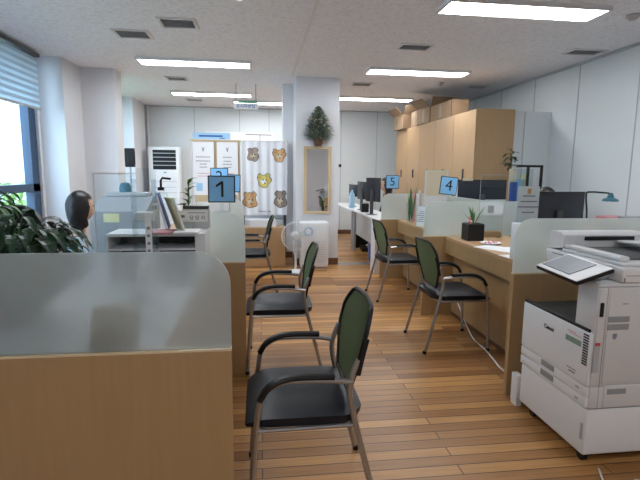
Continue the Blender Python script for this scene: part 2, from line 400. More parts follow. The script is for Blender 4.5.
# outside the window
tag(B().box(-16, XL-0.3, -10, 24, -3.2, -3.0).build('ground_outside', 'asphalt'), None, kind='structure')
t = thing('neighbour_building', 'pale building facade outside the window', 'building', (-8, 6, -3))
B().box(-2, 0, -6, 12, 0, 9).build('facade', 'outwall', t)
lb = B()
for zz in (3.9, 4.9, 5.9): lb.box(0, 0.03, -6, 12, zz, zz+0.03)
lb.tube([(0.02, -2, 5.9), (0.02, 5, 4.2)], 0.02, 6)
lb.build('joint_lines', 'grey2', t)
random.seed(3)
bb = B()
for i in range(1500):
    p = (random.gauss(-4.4, 0.5), random.uniform(4.2, 13.5), random.uniform(-1.4, 0.98+0.12*math.sin(i)))
    leaf(bb, p, (random.uniform(-1, 1), random.uniform(-1, 1), random.uniform(-0.2, 1)), 0.32, 0.16, 0.4, 2)
bush = thing('hedge', 'yellow green hedge outside below the window', 'hedge', (0, 0, -3))
o = bb.build('foliage', 'foliage', bush); o.location = (0, 0, 3)
tb = B()
for y in (5, 7, 9, 11, 13): tb.tube([(-4.4, y, 0), (-4.4, y, 3.2)], 0.06, 6)
tb.build('stems', 'stem', bush)

# zebra blind
bl = thing('window_blind', 'light blue striped roller blind half drawn over the window', 'blind', (-2.5, 0, 0))
a = B(); c = B(); n = 8
for i in range(n):
    z1 = 2.60-i*0.068; a.box(-0.004, 0.0, 1.95, 5.92, z1-0.034, z1); c.box(-0.002, 0.0, 1.95, 5.92, z1-0.068, z1-0.034)
a.build('opaque_bands', 'blind', bl); c.build('sheer_bands', 'blind2', bl)
B().box(-0.02, 0.012, 1.95, 5.93, 2.03, 2.055, 0.005).build('bottom_rail', 'grey2', bl)
B().box(-0.04, 0.03, 1.93, 5.94, 2.615, 2.655, 0.008).build('headrail', 'dark', bl)

# ================================================================ COUNTERS AND PARTITIONS
def arc(cx, cz, r, a0, a1, n=8): return [(cx+r*math.cos(a0+(a1-a0)*i/n), cz+r*math.sin(a0+(a1-a0)*i/n)) for i in range(n+1)]
def partition(x_aisle, x_in, y, label, glass='frost', gx_in=None):
    s = 1 if x_in > x_aisle else -1
    r = thing('partition_panel', label, 'partition', (x_aisle, y, 0))
    L = abs(x_in-x_aisle); G = abs((gx_in if gx_in is not None else x_in)-x_aisle)
    lo, hi = (0, L) if s > 0 else (-L, 0)
    B().box(lo, hi, -0.018, 0.018, 0, 0.765, 0.002).build('wood_panel', 'wood', r)
    B().box(lo, hi, -0.018, 0.018, 0.765, 0.772, 0.001).build('edge_strip', 'wood_edge', r)
    rr = 0.11
    poly = [(G, 0.772), (G, 1.10)] + [(rr-rr*math.sin(t*math.pi/16), 1.10-rr+rr*math.cos(t*math.pi/16)) for t in range(9)] + [(0, 0.772)]
    B().prism([(s*u, v) for u, v in poly], 0, lambda u, v, t: Vector((u, -0.005+0.01*t, v))).build('frosted_glass', glass, r)
    return r
partition(-0.10, -1.10, 1.545, 'nearest partition with large frosted glass on wood at the front left')
partition(-0.10, -1.00, 3.08, 'left partition under the number 1 sign, between near and middle chairs', 'frost2', -0.36)
partition(-0.16, -1.05, 4.67, 'left partition farther back, between middle chair and farthest left chair', 'frost2', -0.42)
partition(1.50, 2.75, 2.60, 'right partition with frosted glass just behind the copier', 'frost2')
partition(1.53, 2.45, 4.25, 'right partition under the number 4 sign', 'frost2')
partition(1.53, 2.45, 5.84, 'farthest right partition under the number 5 sign', 'frost2')

def counter(side, x, y0, y1, label, top='wood_h'):
    r = thing('service_counter', label, 'counter', (x, (y0+y1)/2, 0)); s = side; L = (y1-y0)/2-0.002; D = 0.62
    def bx(b, a, c, z0, z1, bev=0.0, yy=L): return b.box(min(s*a, s*c), max(s*a, s*c), -yy, yy, z0, z1, bev)
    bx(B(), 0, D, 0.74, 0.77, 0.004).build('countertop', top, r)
    bx(B(), 0.004, 0.022, 0.61, 0.74).build('apron', 'wood', r)
    bx(B(), 0.09, 0.108, 0.04, 0.74).build('front_panel', 'wood', r)
    bx(B(), 0.10, 0.106, 0, 0.04).build('plinth', 'brown', r)
    return r
counter(1, 1.74, 2.62, 4.23, 'wooden counter with potted plant and plate, behind the nearer right chair')
counter(1, 1.74, 4.27, 5.82, 'wooden counter with leaning papers, in front of the farther right chair')
counter(-1, -0.33, 1.565, 3.06, 'left counter with a pale grey top behind the nearest frosted partition', 'grey2')
counter(-1, -0.36, 3.10, 4.65, 'left counter in front of the middle left chair')
counter(-1, -0.36, 4.69, 6.30, 'left counter in front of the farthest left chair')
def rear_screen(x, y0, y1, label):
    r = thing('rear_screen', label, 'glass screen', (x, 0, 0.77))
    B().box(-0.015, 0.015, y0, y1, 0, 0.045, 0.003).build('wood_rail', 'wood', r)
    B().box(-0.004, 0.004, y0, y1, 0.045, 0.33).build('frosted_glass', 'frost2', r)
tag(B().box(2.08, 2.26, 4.155, 4.20, 0.771, 0.825, 0.004).build('wooden_block', 'wood'), 'low wooden block at the back corner of the counter with the plant', 'block')
rear_screen(2.2, 4.28, 5.80, 'frosted glass screen along the back of the counter under number 4 and 5 signs')

# number signs
def number_sign(x, y, z, size, txt, label, ry=0.0, rz=0.0, st=0.06):
    r = thing('number_sign', label, 'number sign', (x, y, z), rz, 'blue number signs on the partitions')
    h = size/2; R = Matrix.Rotation(ry, 4, 'Y')
    def fin(b, n, m): o = b.build(n, m, r); o.data.transform(Matrix.Translation((0, 0, h+st)) @ R); return o
    B().box(-0.05, 0.05, -0.02, 0.02, 0, 0.006, 0.002).box(-0.012, 0.012, -0.004, 0.004, 0.004, st+0.02).build('acrylic_stand', 'clear', r)
    fin(B().box(-h, h, -0.003, 0.003, -h, h, 0.002), 'dark_border', 'ink')
    fin(B().box(-h*0.91, h*0.91, -0.0045, -0.003, -h*0.91, h*0.91), 'blue_face', 'blue')
    if txt:
        if txt == '1':
            q = size*0.07; o = B().box(-q*0.2, q, -0.0058, -0.0046, -h*0.58, h*0.58).prism([(-q*0.2, h*0.58), (-q*2.9, h*0.30), (-q*2.9, h*0.12), (-q*0.2, h*0.36)], 0, lambda u, v, tt: Vector((u, -0.0058+0.0012*tt, v))).build('number', 'ink', r)
        else: o = text_mesh('number', txt, size*0.85, 'ink', r, face_m((0, -0.0052, 0)), bold=0.0)
        o.data.transform(Matrix.Translation((0, 0, h+st)) @ R)
    return r
number_sign(-0.245, 3.08, 1.10, 0.172, '1', 'large blue square sign reading 1 on the left partition')
number_sign(1.755, 4.25, 1.10, 0.17, '4', 'blue square sign reading 4 on the right partition', 0.10)
number_sign(1.665, 5.84, 1.10, 0.17, '5', 'small distant blue square sign reading 5 on the far right partition')
number_sign(-0.38, 4.55, 1.165, 0.165, '2', 'half hidden blue sign reading 2 directly behind the number 1 sign')
number_sign(-0.275, 4.67, 1.10, 0.17, '', 'blank blue square sign peeking out right behind the number 1 sign', 0.04)
tag(B().box(-0.47, -0.29, 4.48, 4.62, 0.772, 1.163, 0.004).build('document_box', 'offwhite'), 'pale box on the left counter under the half hidden number 2 sign', 'box')

# ================================================================ VISITOR CHAIRS
def make_chair(label):
    r = thing('visitor_chair', label, 'chair', (0, 0, 0), 0, 'green mesh visitor chairs')
    W = 0.235
    # seat: rounded pad with waterfall front
    b = B(); nx, ny = 12, 10; top = {}; bot = {}
    def outline(u, v):
        x = -0.20+0.46*u; hw = 0.235*(1-0.16*max(0, (u-0.72)/0.28)**2.5-0.38*max(0, (0.2-u)/0.2)**2.2)
        return x, (v*2-1)*hw
    for i in range(nx+1):
        for j in range(ny+1):
            u, v = i/nx, j/ny; x, y = outline(u, v)
            e = min(1, 4*min(v, 1-v)+0.05); f = min(1, 4*min(u, 1-u)+0.05)
            z = 0.436+0.026*(e**0.4)*(f**0.4)-0.008*math.sin(math.pi*v)*math.sin(math.pi*u)-0.03*max(0, (u-0.8)/0.2)**2
            top[i, j] = b.bm.verts.new((x, y, z)); bot[i, j] = b.bm.verts.new((x*0.98, y*0.97, 0.408+0.0*u-0.012*max(0, (u-0.8)/0.2)**2))
    for i in range(nx):
        for j in range(ny):
            b.bm.faces.new((top[i, j], top[i+1, j], top[i+1, j+1], top[i, j+1])); b.bm.faces.new((bot[i, j+1], bot[i+1, j+1], bot[i+1, j], bot[i, j]))
    rim = [(i, 0) for i in range(nx)]+[(nx, j) for j in range(ny)]+[(i, ny) for i in range(nx, 0, -1)]+[(0, j) for j in range(ny, 0, -1)]
    for k in range(len(rim)):
        p, q = rim[k], rim[(k+1) % len(rim)]; b.bm.faces.new((top[p], bot[p], bot[q], top[q]))
    b.build('seat', 'vinyl', r, True)
    # backrest
    prof = [(0.49, 0.13), (0.53, 0.155), (0.60, 0.195), (0.68, 0.226), (0.76, 0.224), (0.80, 0.20), (0.832, 0.17), (0.845, 0.14), (0.850, 0.0)]
    def bx(z): return -0.130-0.085*(z-0.49)/0.36
    poly = [(-w, z) for z, w in prof[:-1]]+[(w, z) for z, w in prof[:-1]][::-1]
    def curve(y, z): return bx(z)-0.03*(1-(y/0.235)**2)
    b = B(); rows = 14
    vs = []
    def hw(z):
        for i in range(len(prof)-1):
            if prof[i][0] <= z <= prof[i+1][0]:
                t = (z-prof[i][0])/(prof[i+1][0]-prof[i][0]); return prof[i][1]+(prof[i+1][1]-prof[i][1])*t
        return 0.1
    for i in range(rows+1):
        z = 0.495+0.347*i/rows; h = hw(z)-0.008
        vs.append([b.bm.verts.new((curve(h*(k/4-1), z), h*(k/4-1), z)) for k in range(9)])
    for i in range(rows):
        for k in range(8): b.bm.faces.new((vs[i][k], vs[i][k+1], vs[i+1][k+1], vs[i+1][k]))
    g = bmesh.ops.solidify(b.bm, geom=b.bm.faces[:], thickness=0.008)
    back = b.build('backrest', 'mesh', r, True)
    rimp = [Vector((curve(w, z), w, z)) for z, w in prof[:-1]]
    rimp = rimp+[Vector((curve(0, 0.850), 0, 0.849))]+[Vector((v.x, -v.y, v.z)) for v in rimp[::-1]]
    b = B(); b.tube(rimp+[rimp[0]], 0.0095, 8)
    b.build('back_frame', 'black', back, True)
    for s in (-1, 1):
        y = s*W
        # front leg + arm tube in one bent piece
        pts = [(0.245, y, 0.0), (0.230, y, 0.25), (0.212, y, 0.45), (0.190, y, 0.54), (0.13, y, 0.585), (0.05, y, 0.592), (-0.06, y, 0.588), (-0.145, y*0.97, 0.575)]
        B().tube(pts, 0.0115, 8, smooth_n=4).build('front_leg', 'chrome', r, True)
        arm = [(0.203, y, 0.52), (0.172, y, 0.568), (0.12, y, 0.597), (0.05, y, 0.606), (-0.075, y, 0.603)]
        B().tube(arm, [0.018, 0.018], 8, smooth_n=4, flat=0.75).build('arm_pad', 'black', r, True)
        B().tube([(-0.265, y*1.02, 0.0), (-0.20, y, 0.25), (-0.140, y*0.97, 0.50), (-0.142, y*0.96, 0.585), (-0.168, y*0.95, 0.66)], 0.012, 8, smooth_n=3).build('rear_leg', 'chrome', r, True)
        B().tube([(-0.168, y*0.96, 0.60), (-0.182, y*0.965, 0.67), (-0.200, y*0.95, 0.74)], 0.011, 8, smooth_n=3, flat=0.8).build('back_bracket', 'black', back, True)
        for x in (0.245, -0.265): B().lathe((x, y*(1.02 if x < 0 else 1), 0), [(0.014, 0.0), (0.015, 0.018), (0.012, 0.022)], 10).build('foot_cap', 'black', r, True)
    B().tube([(0.19, -W, 0.40), (0.19, W, 0.40)], 0.01, 8).tube([(-0.155, -W*0.97, 0.40), (-0.155, W*0.97, 0.40)], 0.01, 8)\
       .tube([(0.215, -W, 0.40), (-0.15, -W*0.97, 0.40)], 0.009, 8).tube([(0.215, W, 0.40), (-0.15, W*0.97, 0.40)], 0.009, 8).build('seat_frame', 'chrome', r, True)
    return r
ch0 = make_chair('nearest visitor chair with green mesh back and black seat, facing left')
def place(o, x, y, rz, label=None):
    o.location = (x, y, 0); o.rotation_euler = (0, 0, rz)
    if label: o['label'] = label
place(ch0, 0.195, 1.885, math.pi)
for x, y, rz, l in ((0.155, 3.29, math.pi-0.02, 'middle visitor chair on the left side, in front of the number 1 partition'),
                    (-0.09, 5.44, math.pi+0.03, 'farthest visitor chair on the left, below the curtain'),
                    (1.495, 3.53, 0.0, 'nearer visitor chair on the right side, facing the counter with the plant'),
                    (1.485, 4.98, 0.03, 'farther visitor chair on the right side, in front of the number 5 partition')):
    place(copy_tree(ch0), x, y, rz, l)

# ================================================================ COPIER
cp = thing('photocopier', 'large white office copier on casters at the front right', 'copier', (0, 0, 0))
x0, x1, y0, y1 = 1.47, 2.07, 1.85, 2.395
B().box(x0+0.004, x1, y0, y1, 0.065, 0.295, 0.012, 3).build('paper_deck', 'white', cp, True)
body = B().box(x0+0.012, x1, y0, y1, 0.298, 0.40, 0.004).box(x0+0.012, x1, y0+0.002, y1, 0.402, 0.64, 0.004)
body.box(1.465+0.012, x1, y0, y0+0.135, 0.64, 0.885, 0.008)                 # near column carrying the scanner
body.box(1.80, x1, y0+0.135, y1, 0.64, 0.885, 0.004)                        # rear housing
bo = body.build('body', 'offwhite', cp, True)
B().box(x0+0.012, 1.80, y0+0.137, y1, 0.641, 0.652).build('output_tray', 'black', cp)
# black rim and front cover, slightly bulging
B().box(x0-0.002, x0+0.022, y0+0.02, y1+0.002, 0.652, 0.668, 0.003).build('tray_rim', 'black', cp)
fc = B().box(x0-0.006, x0+0.014, y0+0.004, y1, 0.404, 0.655, 0.006, 3).build('front_cover', 'white', cp, True)
vb = B()
for i in range(12): z = 0.50+i*0.0125; vb.box(x0-0.0085, x0-0.0058, y0+0.012, y0+0.046, z, z+0.0066)
vb.build('vent_slots', 'black', fc)
text_mesh('maker_mark', 'Canon', 0.031, 'ink', fc, face_m((x0-0.007, 2.155, 0.582), rz=-math.pi/2), bold=0.0008)
B().box(x0-0.0072, x0-0.006, 1.91, 2.02, 0.572, 0.598).build('green_label', 'dull_green', fc)
B().box(x0-0.0072, x0-0.006, 1.95, 2.01, 0.622, 0.626).box(x0-0.0072, x0-0.006, 1.91, 2.0, 0.614, 0.617).build('red_label', 'pink', fc)
B().box(x0-0.0072, x0-0.006, 1.93, 1.995, 0.445, 0.449).box(x0-0.0072, x0-0.006, 1.935, 1.98, 0.43, 0.436).build('model_mark', 'greyink', fc)
for z0, z1, hy in ((0.352, 0.400, 0.015), (0.299, 0.349, 0.015)):
    d = B().box(x0-0.004, x0+0.014, y0+0.004, y1, z0, z1, 0.004, 2).build('drawer', 'white', cp, True)
    B().box(x0-0.006, x0-0.002, 2.09, 2.20, z0+0.016, z1-0.002, 0.002).build('handle', 'greyp', d)
    B().box(x0-0.0055, x0-0.003, 1.90, 1.925, z0+0.02, z0+0.03).build('size_mark', 'grey2', d)
B().box(x0-0.001, x0+0.006, 1.862, 1.875, 0.14, 0.22, 0.002).build('deck_latch', 'grey2', cp)
# near side face: doors, handles
sd = B().box(1.535, x1-0.03, y0-0.004, y0+0.01, 0.415, 0.862, 0.004).build('side_door', 'offwhite', cp, True)
B().box(1.535, 1.64, y0-0.006, y0-0.002, 0.672, 0.70, 0.002).box(1.535, 1.64, y0-0.006, y0-0.002, 0.708, 0.735, 0.002).build('door_handle', 'greyp', sd)
B().box(1.565, 1.585, y0-0.0055, y0-0.0035, 0.635, 0.655).box(1.57, 1.58, y0-0.0055, y0-0.0035, 0.628, 0.635).build('door_symbol', 'greyink', sd)
B().box(1.60, 1.625, y0-0.0055, y0-0.0035, 0.79, 0.794).build('door_mark', 'greyink', sd)
ld = B().box(1.55, x1-0.03, y0-0.004, y0+0.01, 0.300, 0.405, 0.004).build('lower_side_door', 'offwhite', cp, True)
B().box(1.565, 1.66, y0-0.006, y0-0.002, 0.365, 0.392, 0.002).build('door_handle', 'greyp', ld)
lt = B().box(1.484, 1.520, y0-0.0045, y0+0.01, 0.56, 0.862, 0.005).build('side_latch_strip', 'offwhite', cp, True)
B().box(1.490, 1.508, y0-0.007, y0-0.003, 0.735, 0.80, 0.004).build('latch', 'black', lt)
B().box(1.480, 1.508, y0-0.0065, y0-0.003, 0.475, 0.60, 0.002).build('grip', 'grey2', cp)
B().box(1.484, 1.508, y0-0.0065, y0-0.003, 0.60, 0.615, 0.001).build('grip_label', 'red', cp)
gl = B()
gl.box(1.525, 1.5265, y0-0.0012, y0+0.001, 0.30, 0.87).box(1.48, x1-0.01, y0-0.0012, y0+0.001, 0.2955, 0.2985).box(1.48, x1-0.01, y0-0.0012, y0+0.001, 0.868, 0.871)
gl.build('panel_gaps', 'greyp', cp)
# scanner bed and document feeder
sb = B().box(1.585, x1, y0-0.005, y1+0.02, 0.885, 0.955, 0.010, 3).build('scanner_bed', 'white', cp, True)
B().box(1.60, x1, y0-0.0065, y0-0.003, 0.918, 0.9205).build('scanner_gap', 'greyp', sb)
B().box(1.592, 1.597, y0-0.0065, y0-0.003, 0.89, 0.91).build('scanner_mark', 'greyink', sb)
B().box(1.5835, 1.587, 2.22, 2.36, 0.935, 0.939).build('scanner_slot', 'greyink', sb)
lid = B().box(1.60, x1, y0+0.02, 2.30, 0.956, 0.972, 0.005).build('scanner_lid', 'white', cp, True)
fd = B()
fd.prism([(2.30, 0.973), (2.415, 0.956), (2.415, 1.04), (2.39, 1.055), (2.32, 1.055), (2.29, 1.04)], 0, lambda u, v, t: Vector((1.60+(x1-1.60)*t, u, v)))
fd.build('document_feeder', 'white', cp, True)
B().box(1.90, x1-0.02, 1.98, 2.30, 1.01, 1.022, 0.004, rot=(-0.06, 0, 0)).build('feeder_tray', 'white', cp, True)
B().box(1.72, x1-0.06, 2.286, 2.30, 1.012, 1.034, 0.003).build('tray_slot', 'black', cp, True)
B().box(1.605, 1.66, 1.90, 2.29, 0.973, 0.995, 0.008).build('lid_edge', 'white', cp, True)
B().box(1.665, x1-0.02, 1.93, 2.28, 0.973, 0.979, 0.002).build('eject_guide', 'dark', cp, True)
# tilted touch panel on its arm
tp = B().box(-0.13, 0.13, -0.145, 0.145, -0.011, 0.008, 0.006, 2).build('touch_panel', 'black', cp, True)
top = B().box(-0.127, 0.127, -0.142, 0.142, 0.0082, 0.011, 0.002).build('panel_face', 'white', tp)
B().box(-0.095, 0.105, -0.065, 0.130, 0.0112, 0.0125, 0.0005).build('screen_border', 'ink', tp)
B().box(-0.091, 0.101, -0.061, 0.126, 0.0126, 0.0132).build('screen', 'screen', tp)
PX = [Vector(v) for v in ((1.375, 2.15, 0.907), (1.545, 2.15, 0.957), (1.535, 1.855, 0.937), (1.375, 1.855, 0.889))]
tp.location = sum(PX, Vector())/4; tp.rotation_euler = (0.06, -0.30, 0.02); tp.scale = (0.72, 1.02, 1)
B().box(1.50, 1.60, 1.93, 2.06, 0.865, 0.91, 0.01).build('panel_arm', 'grey2', cp, True)
for x in (1.53, 2.0):
    for y in (1.92, 2.33):
        cs = B().tube([(x-0.012, y, 0.025), (x+0.012, y, 0.025)], 0.025, 12).box(x-0.02, x+0.02, y-0.015, y+0.015, 0.045, 0.066).build('caster', 'black', cp, True)
tag(B().box(1.487, 1.525, 2.44, 2.51, 0.02, 0.19, 0.006).box(1.49,1.522,2.445,2.505,0,0.02).build('router_box', 'white', None, True), 'small white upright box on the floor between copier and partition', 'network box')
tag(B().tube([(1.55, 1.83, 0.008), (1.50, 1.70, 0.006), (1.60, 1.62, 0.006), (1.66, 1.74, 0.006), (1.75, 1.66, 0.006), (1.95, 1.70, 0.006)], 0.005, 6, smooth_n=5).build('power_cord', 'offwhite', None, True), 'pale power cord lying on the floor under the copier', 'cord')
tag(B().tube([(1.74, 4.0, 0.3), (1.745, 3.6, 0.02), (1.73, 3.32, 0.006), (1.69, 3.08, 0.006), (1.67, 2.95, 0.006), (1.69, 2.75, 0.006)], 0.006, 6, smooth_n=5).build('floor_cable', 'white', None, True), 'white cable running on the floor beneath the right counter', 'cable')

# ================================================================ ITEMS ON THE RIGHT COUNTERS
def pot(name, label, x, y, z, r0, r1, h, mt, cat='plant'):
    t = thing(name, label, cat, (x, y, z))
    B().lathe((0, 0, 0), [(r0, 0), (r1, h), (r1-0.006, h), (r1-0.008, h-0.02), (0, h-0.02)], 20).build('pot', mt, t, True)
    return t
random.seed(5)
t = thing('potted_plant', 'spiky green plant in a square black pot on the right counter', 'potted plant', (1.885, 3.97, 0.77))
B().box(-0.075, 0.075, -0.075, 0.075, 0, 0.15, 0.008).build('pot', 'black', t)
B().box(-0.066, 0.066, -0.066, 0.066, 0.1505, 0.153).build('soil', 'soil', t)
b = B()
for i in range(14):
    a = random.uniform(0, 6.28); leaf(b, (0.015*math.cos(a), 0.015*math.sin(a), 0.15), (math.cos(a)*0.7, math.sin(a)*0.7, random.uniform(0.7, 2)), random.uniform(0.11, 0.19), 0.018, 0.25, 5)
b.build('leaves', 'leaf2', t)
b = B(); b.ball((-0.055, -0.06, 0.17), 0.018, 0.018, 0.018); b.ball((-0.06, -0.05, 0.20), 0.013); b.build('flower_ornament', 'pink', t, True)
tag(B().lathe((1.93, 3.72, 0.77), [(0.05, 0), (0.085, 0.014), (0.082, 0.017), (0.045, 0.005), (0, 0.005)], 24).build('plate', 'paper', None, True), 'shallow white dish on the right counter beside the black pot', 'dish')
b = B()
for i in range(9): b.ball((1.93+random.uniform(-.035, .035), 3.72+random.uniform(-.035, .035), 0.784+0.004*(i % 3)), 0.012, 0.012, 0.008, 1)
tag(b.build('sweets', 'pink', None, True), 'pinkish wrapped sweets lying in the white dish', 'sweets', kind='stuff')
def sheet(x, y, z, w, h, rz, label, m='paper', group=None):
    o = B().box(-w/2, w/2, -h/2, h/2, 0, 0.0015).build('paper_sheet', m); o.location = (x, y, z); o.rotation_euler = (0, 0, rz)
    return tag(o, label, 'paper', group)
sheet(1.87, 3.50, 0.7705, 0.21, 0.297, 0.5, 'white sheet lying on the counter in front of the white dish')
sheet(1.98, 3.38, 0.7725, 0.21, 0.297, -0.2, 'white sheet overlapping another, farther from the aisle on the plant counter')
sheet(1.83, 3.08, 0.7705, 0.18, 0.26, 0.15, 'white sheet at the counter end beside the copier partition')
sheet(1.86, 4.98, 0.7705, 0.21, 0.297, 0.4, 'cream sheet on the farther right counter below the leaning document stand', 'cream')
sheet(1.84, 4.62, 0.7705, 0.21, 0.297, -0.3, 'sheet lying at the near end of the farther right counter')
# wall paper taped behind glass, document stands
def doc_stand(name, x, y, z, w, h, tilt, rz, label, lines=5, m='paper', ink='greyink', head=None):
    t = thing(name, label, 'document stand', (x, y, z), rz)
    R = Matrix.Translation((0, 0, 0.004)) @ Matrix.Rotation(tilt, 4, 'X')
    def fin(b, n, mm): o = b.build(n, mm, t); o.data.transform(R); return o
    B().box(-w/2, w/2, -0.03, 0.05, 0, 0.004).build('foot', 'clear', t)
    fin(B().box(-w/2-0.005, w/2+0.005, -0.002, 0.0, 0, h+0.005), 'acrylic_sleeve', 'clear')
    fin(B().box(-w/2, w/2, 0.001, 0.003, 0.002, h), 'sheet', m)
    lb = B()
    for i in range(lines):
        zz = h*(0.72-0.6*i/max(1, lines)); ww = w*(0.3+0.1*((i*7) % 3)); lb.box(-ww, ww, -0.0032, -0.0022, zz, zz+h*0.03)
    fin(lb, 'print_lines', ink)
    if head: fin(B().box(-w*0.08, w*0.08, -0.0032, -0.0022, h*0.80, h*0.94), 'emblem', head)
    return t
doc_stand('document_stand', 1.80, 5.02, 0.772, 0.16, 0.22, -0.25, -0.5, 'acrylic stand with a leaning document on the farther right counter', 6)
doc_stand('document_stand', 1.80, 2.98, 1.03, 0.150, 0.245, 0, 0, 'white acrylic notice holder with an emblem, above the copier partition', 4, head='orange')
tag(B().box(1.73, 1.88, 2.93, 3.06, 0.77, 1.028, 0.01).build('ticket_box', 'white', None, True), 'white box beneath the acrylic notice holder behind the glass', 'box')
o = B().box(2.07, 2.30, 4.238, 4.2405, 0.97, 1.09).build('taped_notice', 'paper'); tag(o, 'white notice sheet taped to the glass below the white rimmed monitor', 'notice')
B().box(2.15, 2.21, 4.2355, 4.2378, 0.99, 1.06).build('grey_print', 'grey2', o)
o = B().box(1.92, 2.16, 5.30, 5.304, 1.10, 1.39).build('cream_notice', 'cream'); o2 = B().box(1.90, 2.18, 5.304, 5.312, 0.77, 1.395).build('board', 'offwhite', o)
tag(o, 'cream notice board standing behind the number 4 sign', 'notice board')
# snake plant in a glass vase
t = thing('snake_plant', 'upright snake plant in a tall glass vase on the farther right counter', 'potted plant', (1.78, 5.42, 0.77))
B().lathe((0, 0, 0), [(0.04, 0), (0.055, 0.24), (0.051, 0.24), (0.037, 0.01), (0, 0.01)], 18).build('glass_vase', 'clear', t, True)
b = B(); random.seed(11)
for i in range(9):
    a = i*0.7; leaf(b, (0.02*math.cos(a), 0.02*math.sin(a), 0.02+0.02*(i % 3)), (0.13*math.cos(a*2.1), 0.13*math.sin(a*2.1), 1), random.uniform(0.28, 0.44), 0.032, 0.0, 6)
b.build('leaves', 'leaf2', t)
t = thing('acrylic_guard', 'clear acrylic guard sheet standing before the glass right of the number 4 sign', 'acrylic guard', (2.13, 4.12, 0.77))
B().box(-0.12, 0.12, 0.0, 0.004, 0, 0.58).build('sheet', 'clear', t); B().box(-0.122, 0.122, 0.0, 0.005, 0.578, 0.582).box(-0.122, -0.12, 0.0, 0.005, 0, 0.58).build('polished_edges', 'grey2', t)
B().box(-0.10, -0.06, -0.03, 0.03, 0, 0.004).box(0.06, 0.10, -0.03, 0.03, 0, 0.004).build('foot', 'clear', t)
# small goods row behind number 4
for i, (x, z, mt, l) in enumerate(((1.60, 0.05, 'pink', 'pink'), (1.66, 0.08, 'white', 'white'), (1.74, 0.045, 'red', 'red'))):
    tag(B().lathe((x+0.28, 5.60-0.02*i, 0.77), [(0.02, 0), (0.022, 0.3+z*0.5), (0.012, 0.32+z*0.5), (0.012, 0.34+z*0.5), (0, 0.34+z*0.5)], 12).build('bottle', mt, None, True), l+' slim bottle on the far right counter behind the snake plant', 'bottle')

# ================================================================ STAFF SIDE RIGHT
def desk(x0, x1, y0, y1, h, label, top='white', panel=None):
    t = thing('staff_desk', label, 'desk', ((x0+x1)/2, (y0+y1)/2, 0)); a, c = (x1-x0)/2, (y1-y0)/2
    B().box(-a, a, -c, c, h-0.03, h, 0.004).build('desktop', top, t)
    for sx in (-1, 1):
        for sy in (-1, 1): B().box(sx*(a-0.03)-0.02, sx*(a-0.03)+0.02, sy*(c-0.03)-0.02, sy*(c-0.03)+0.02, 0, h-0.03).build('leg', 'grey2', t)
    if panel: B().box(-a+0.05, -a+0.07, -c+0.05, c-0.05, 0.3, h-0.03).build('modesty_panel', panel, t)
    return t
desk(2.36, 3.1, 2.75, 4.15, 0.72, 'white staff desk behind the plant counter by the right wall')
desk(2.36, 3.1, 4.85, 5.72, 0.72, 'white staff desk behind the number 4 partition')
def monitor(x, y, z0, rz, w, h, zc, label, back='monscr', bezel='black', mark=True, group=None):
    t = thing('monitor', label, 'monitor', (x, y, z0), rz, group)
    B().box(-w/2, w/2, -0.012, 0.018, zc-h/2, zc+h/2, 0.006).build('housing', back, t, True)
    B().box(-w/2+0.012, w/2-0.012, 0.018, 0.020, zc-h/2+0.015, zc+h/2-0.012).build('screen', 'screen', t)
    B().box(-w/2, w/2, -0.014, 0.019, zc+h/2-0.006, zc+h/2+0.004, 0.002).build('bezel', bezel, t)
    B().box(-0.03, 0.03, -0.035, -0.012, 0.01, zc).build('neck', 'dark', t)
    B().lathe((0, -0.01, 0), [(0.08, 0), (0.08, 0.008), (0.03, 0.016), (0, 0.016)], 20).build('base', 'dark', t, True)
    if mark: B().ball((0, -0.0125, zc+h*0.33), 0.012, 0.002, 0.012); 
    return t
monitor(2.45, 3.62, 0.72, 0.12, 0.50, 0.30, 0.345, 'large dark monitor back beyond the partition behind the copier')
m2 = monitor(2.62, 5.35, 0.72, 0.0, 0.62, 0.34, 0.395, 'wide monitor with pale lower rim, right of the number 4 sign')
B().box(-0.325, 0.31, -0.018, 0.018, 0.225, 0.335, 0.004).box(-0.325, -0.305, -0.018, 0.018, 0.335, 0.57, 0.002).build('lower_rim', 'white', m2)
B().box(-0.25, -0.12, -0.02, -0.012, 0.555, 0.585, 0.001).build('paper_note', 'cream', m2)
# desk lamp
t = thing('desk_lamp', 'dark teal desk lamp on a thin arm beside the large dark monitor', 'desk lamp', (2.98, 3.95, 0.72))
B().lathe((0, 0, 0), [(0.08, 0), (0.08, 0.015), (0, 0.02)], 18).build('base', 'black', t, True)
B().tube([(0, 0, 0.01), (-0.02, 0.0, 0.30), (-0.04, 0, 0.46), (0.0, 0, 0.485), (0.20, 0.02, 0.475)], 0.008, 8, smooth_n=4).build('arm', 'black', t, True)
B().lathe((0.22, 0.02, 0.40), [(0.07, 0.0), (0.062, 0.02), (0.03, 0.035), (0.018, 0.075), (0, 0.08)], 20).build('shade', 'teal', t, True)
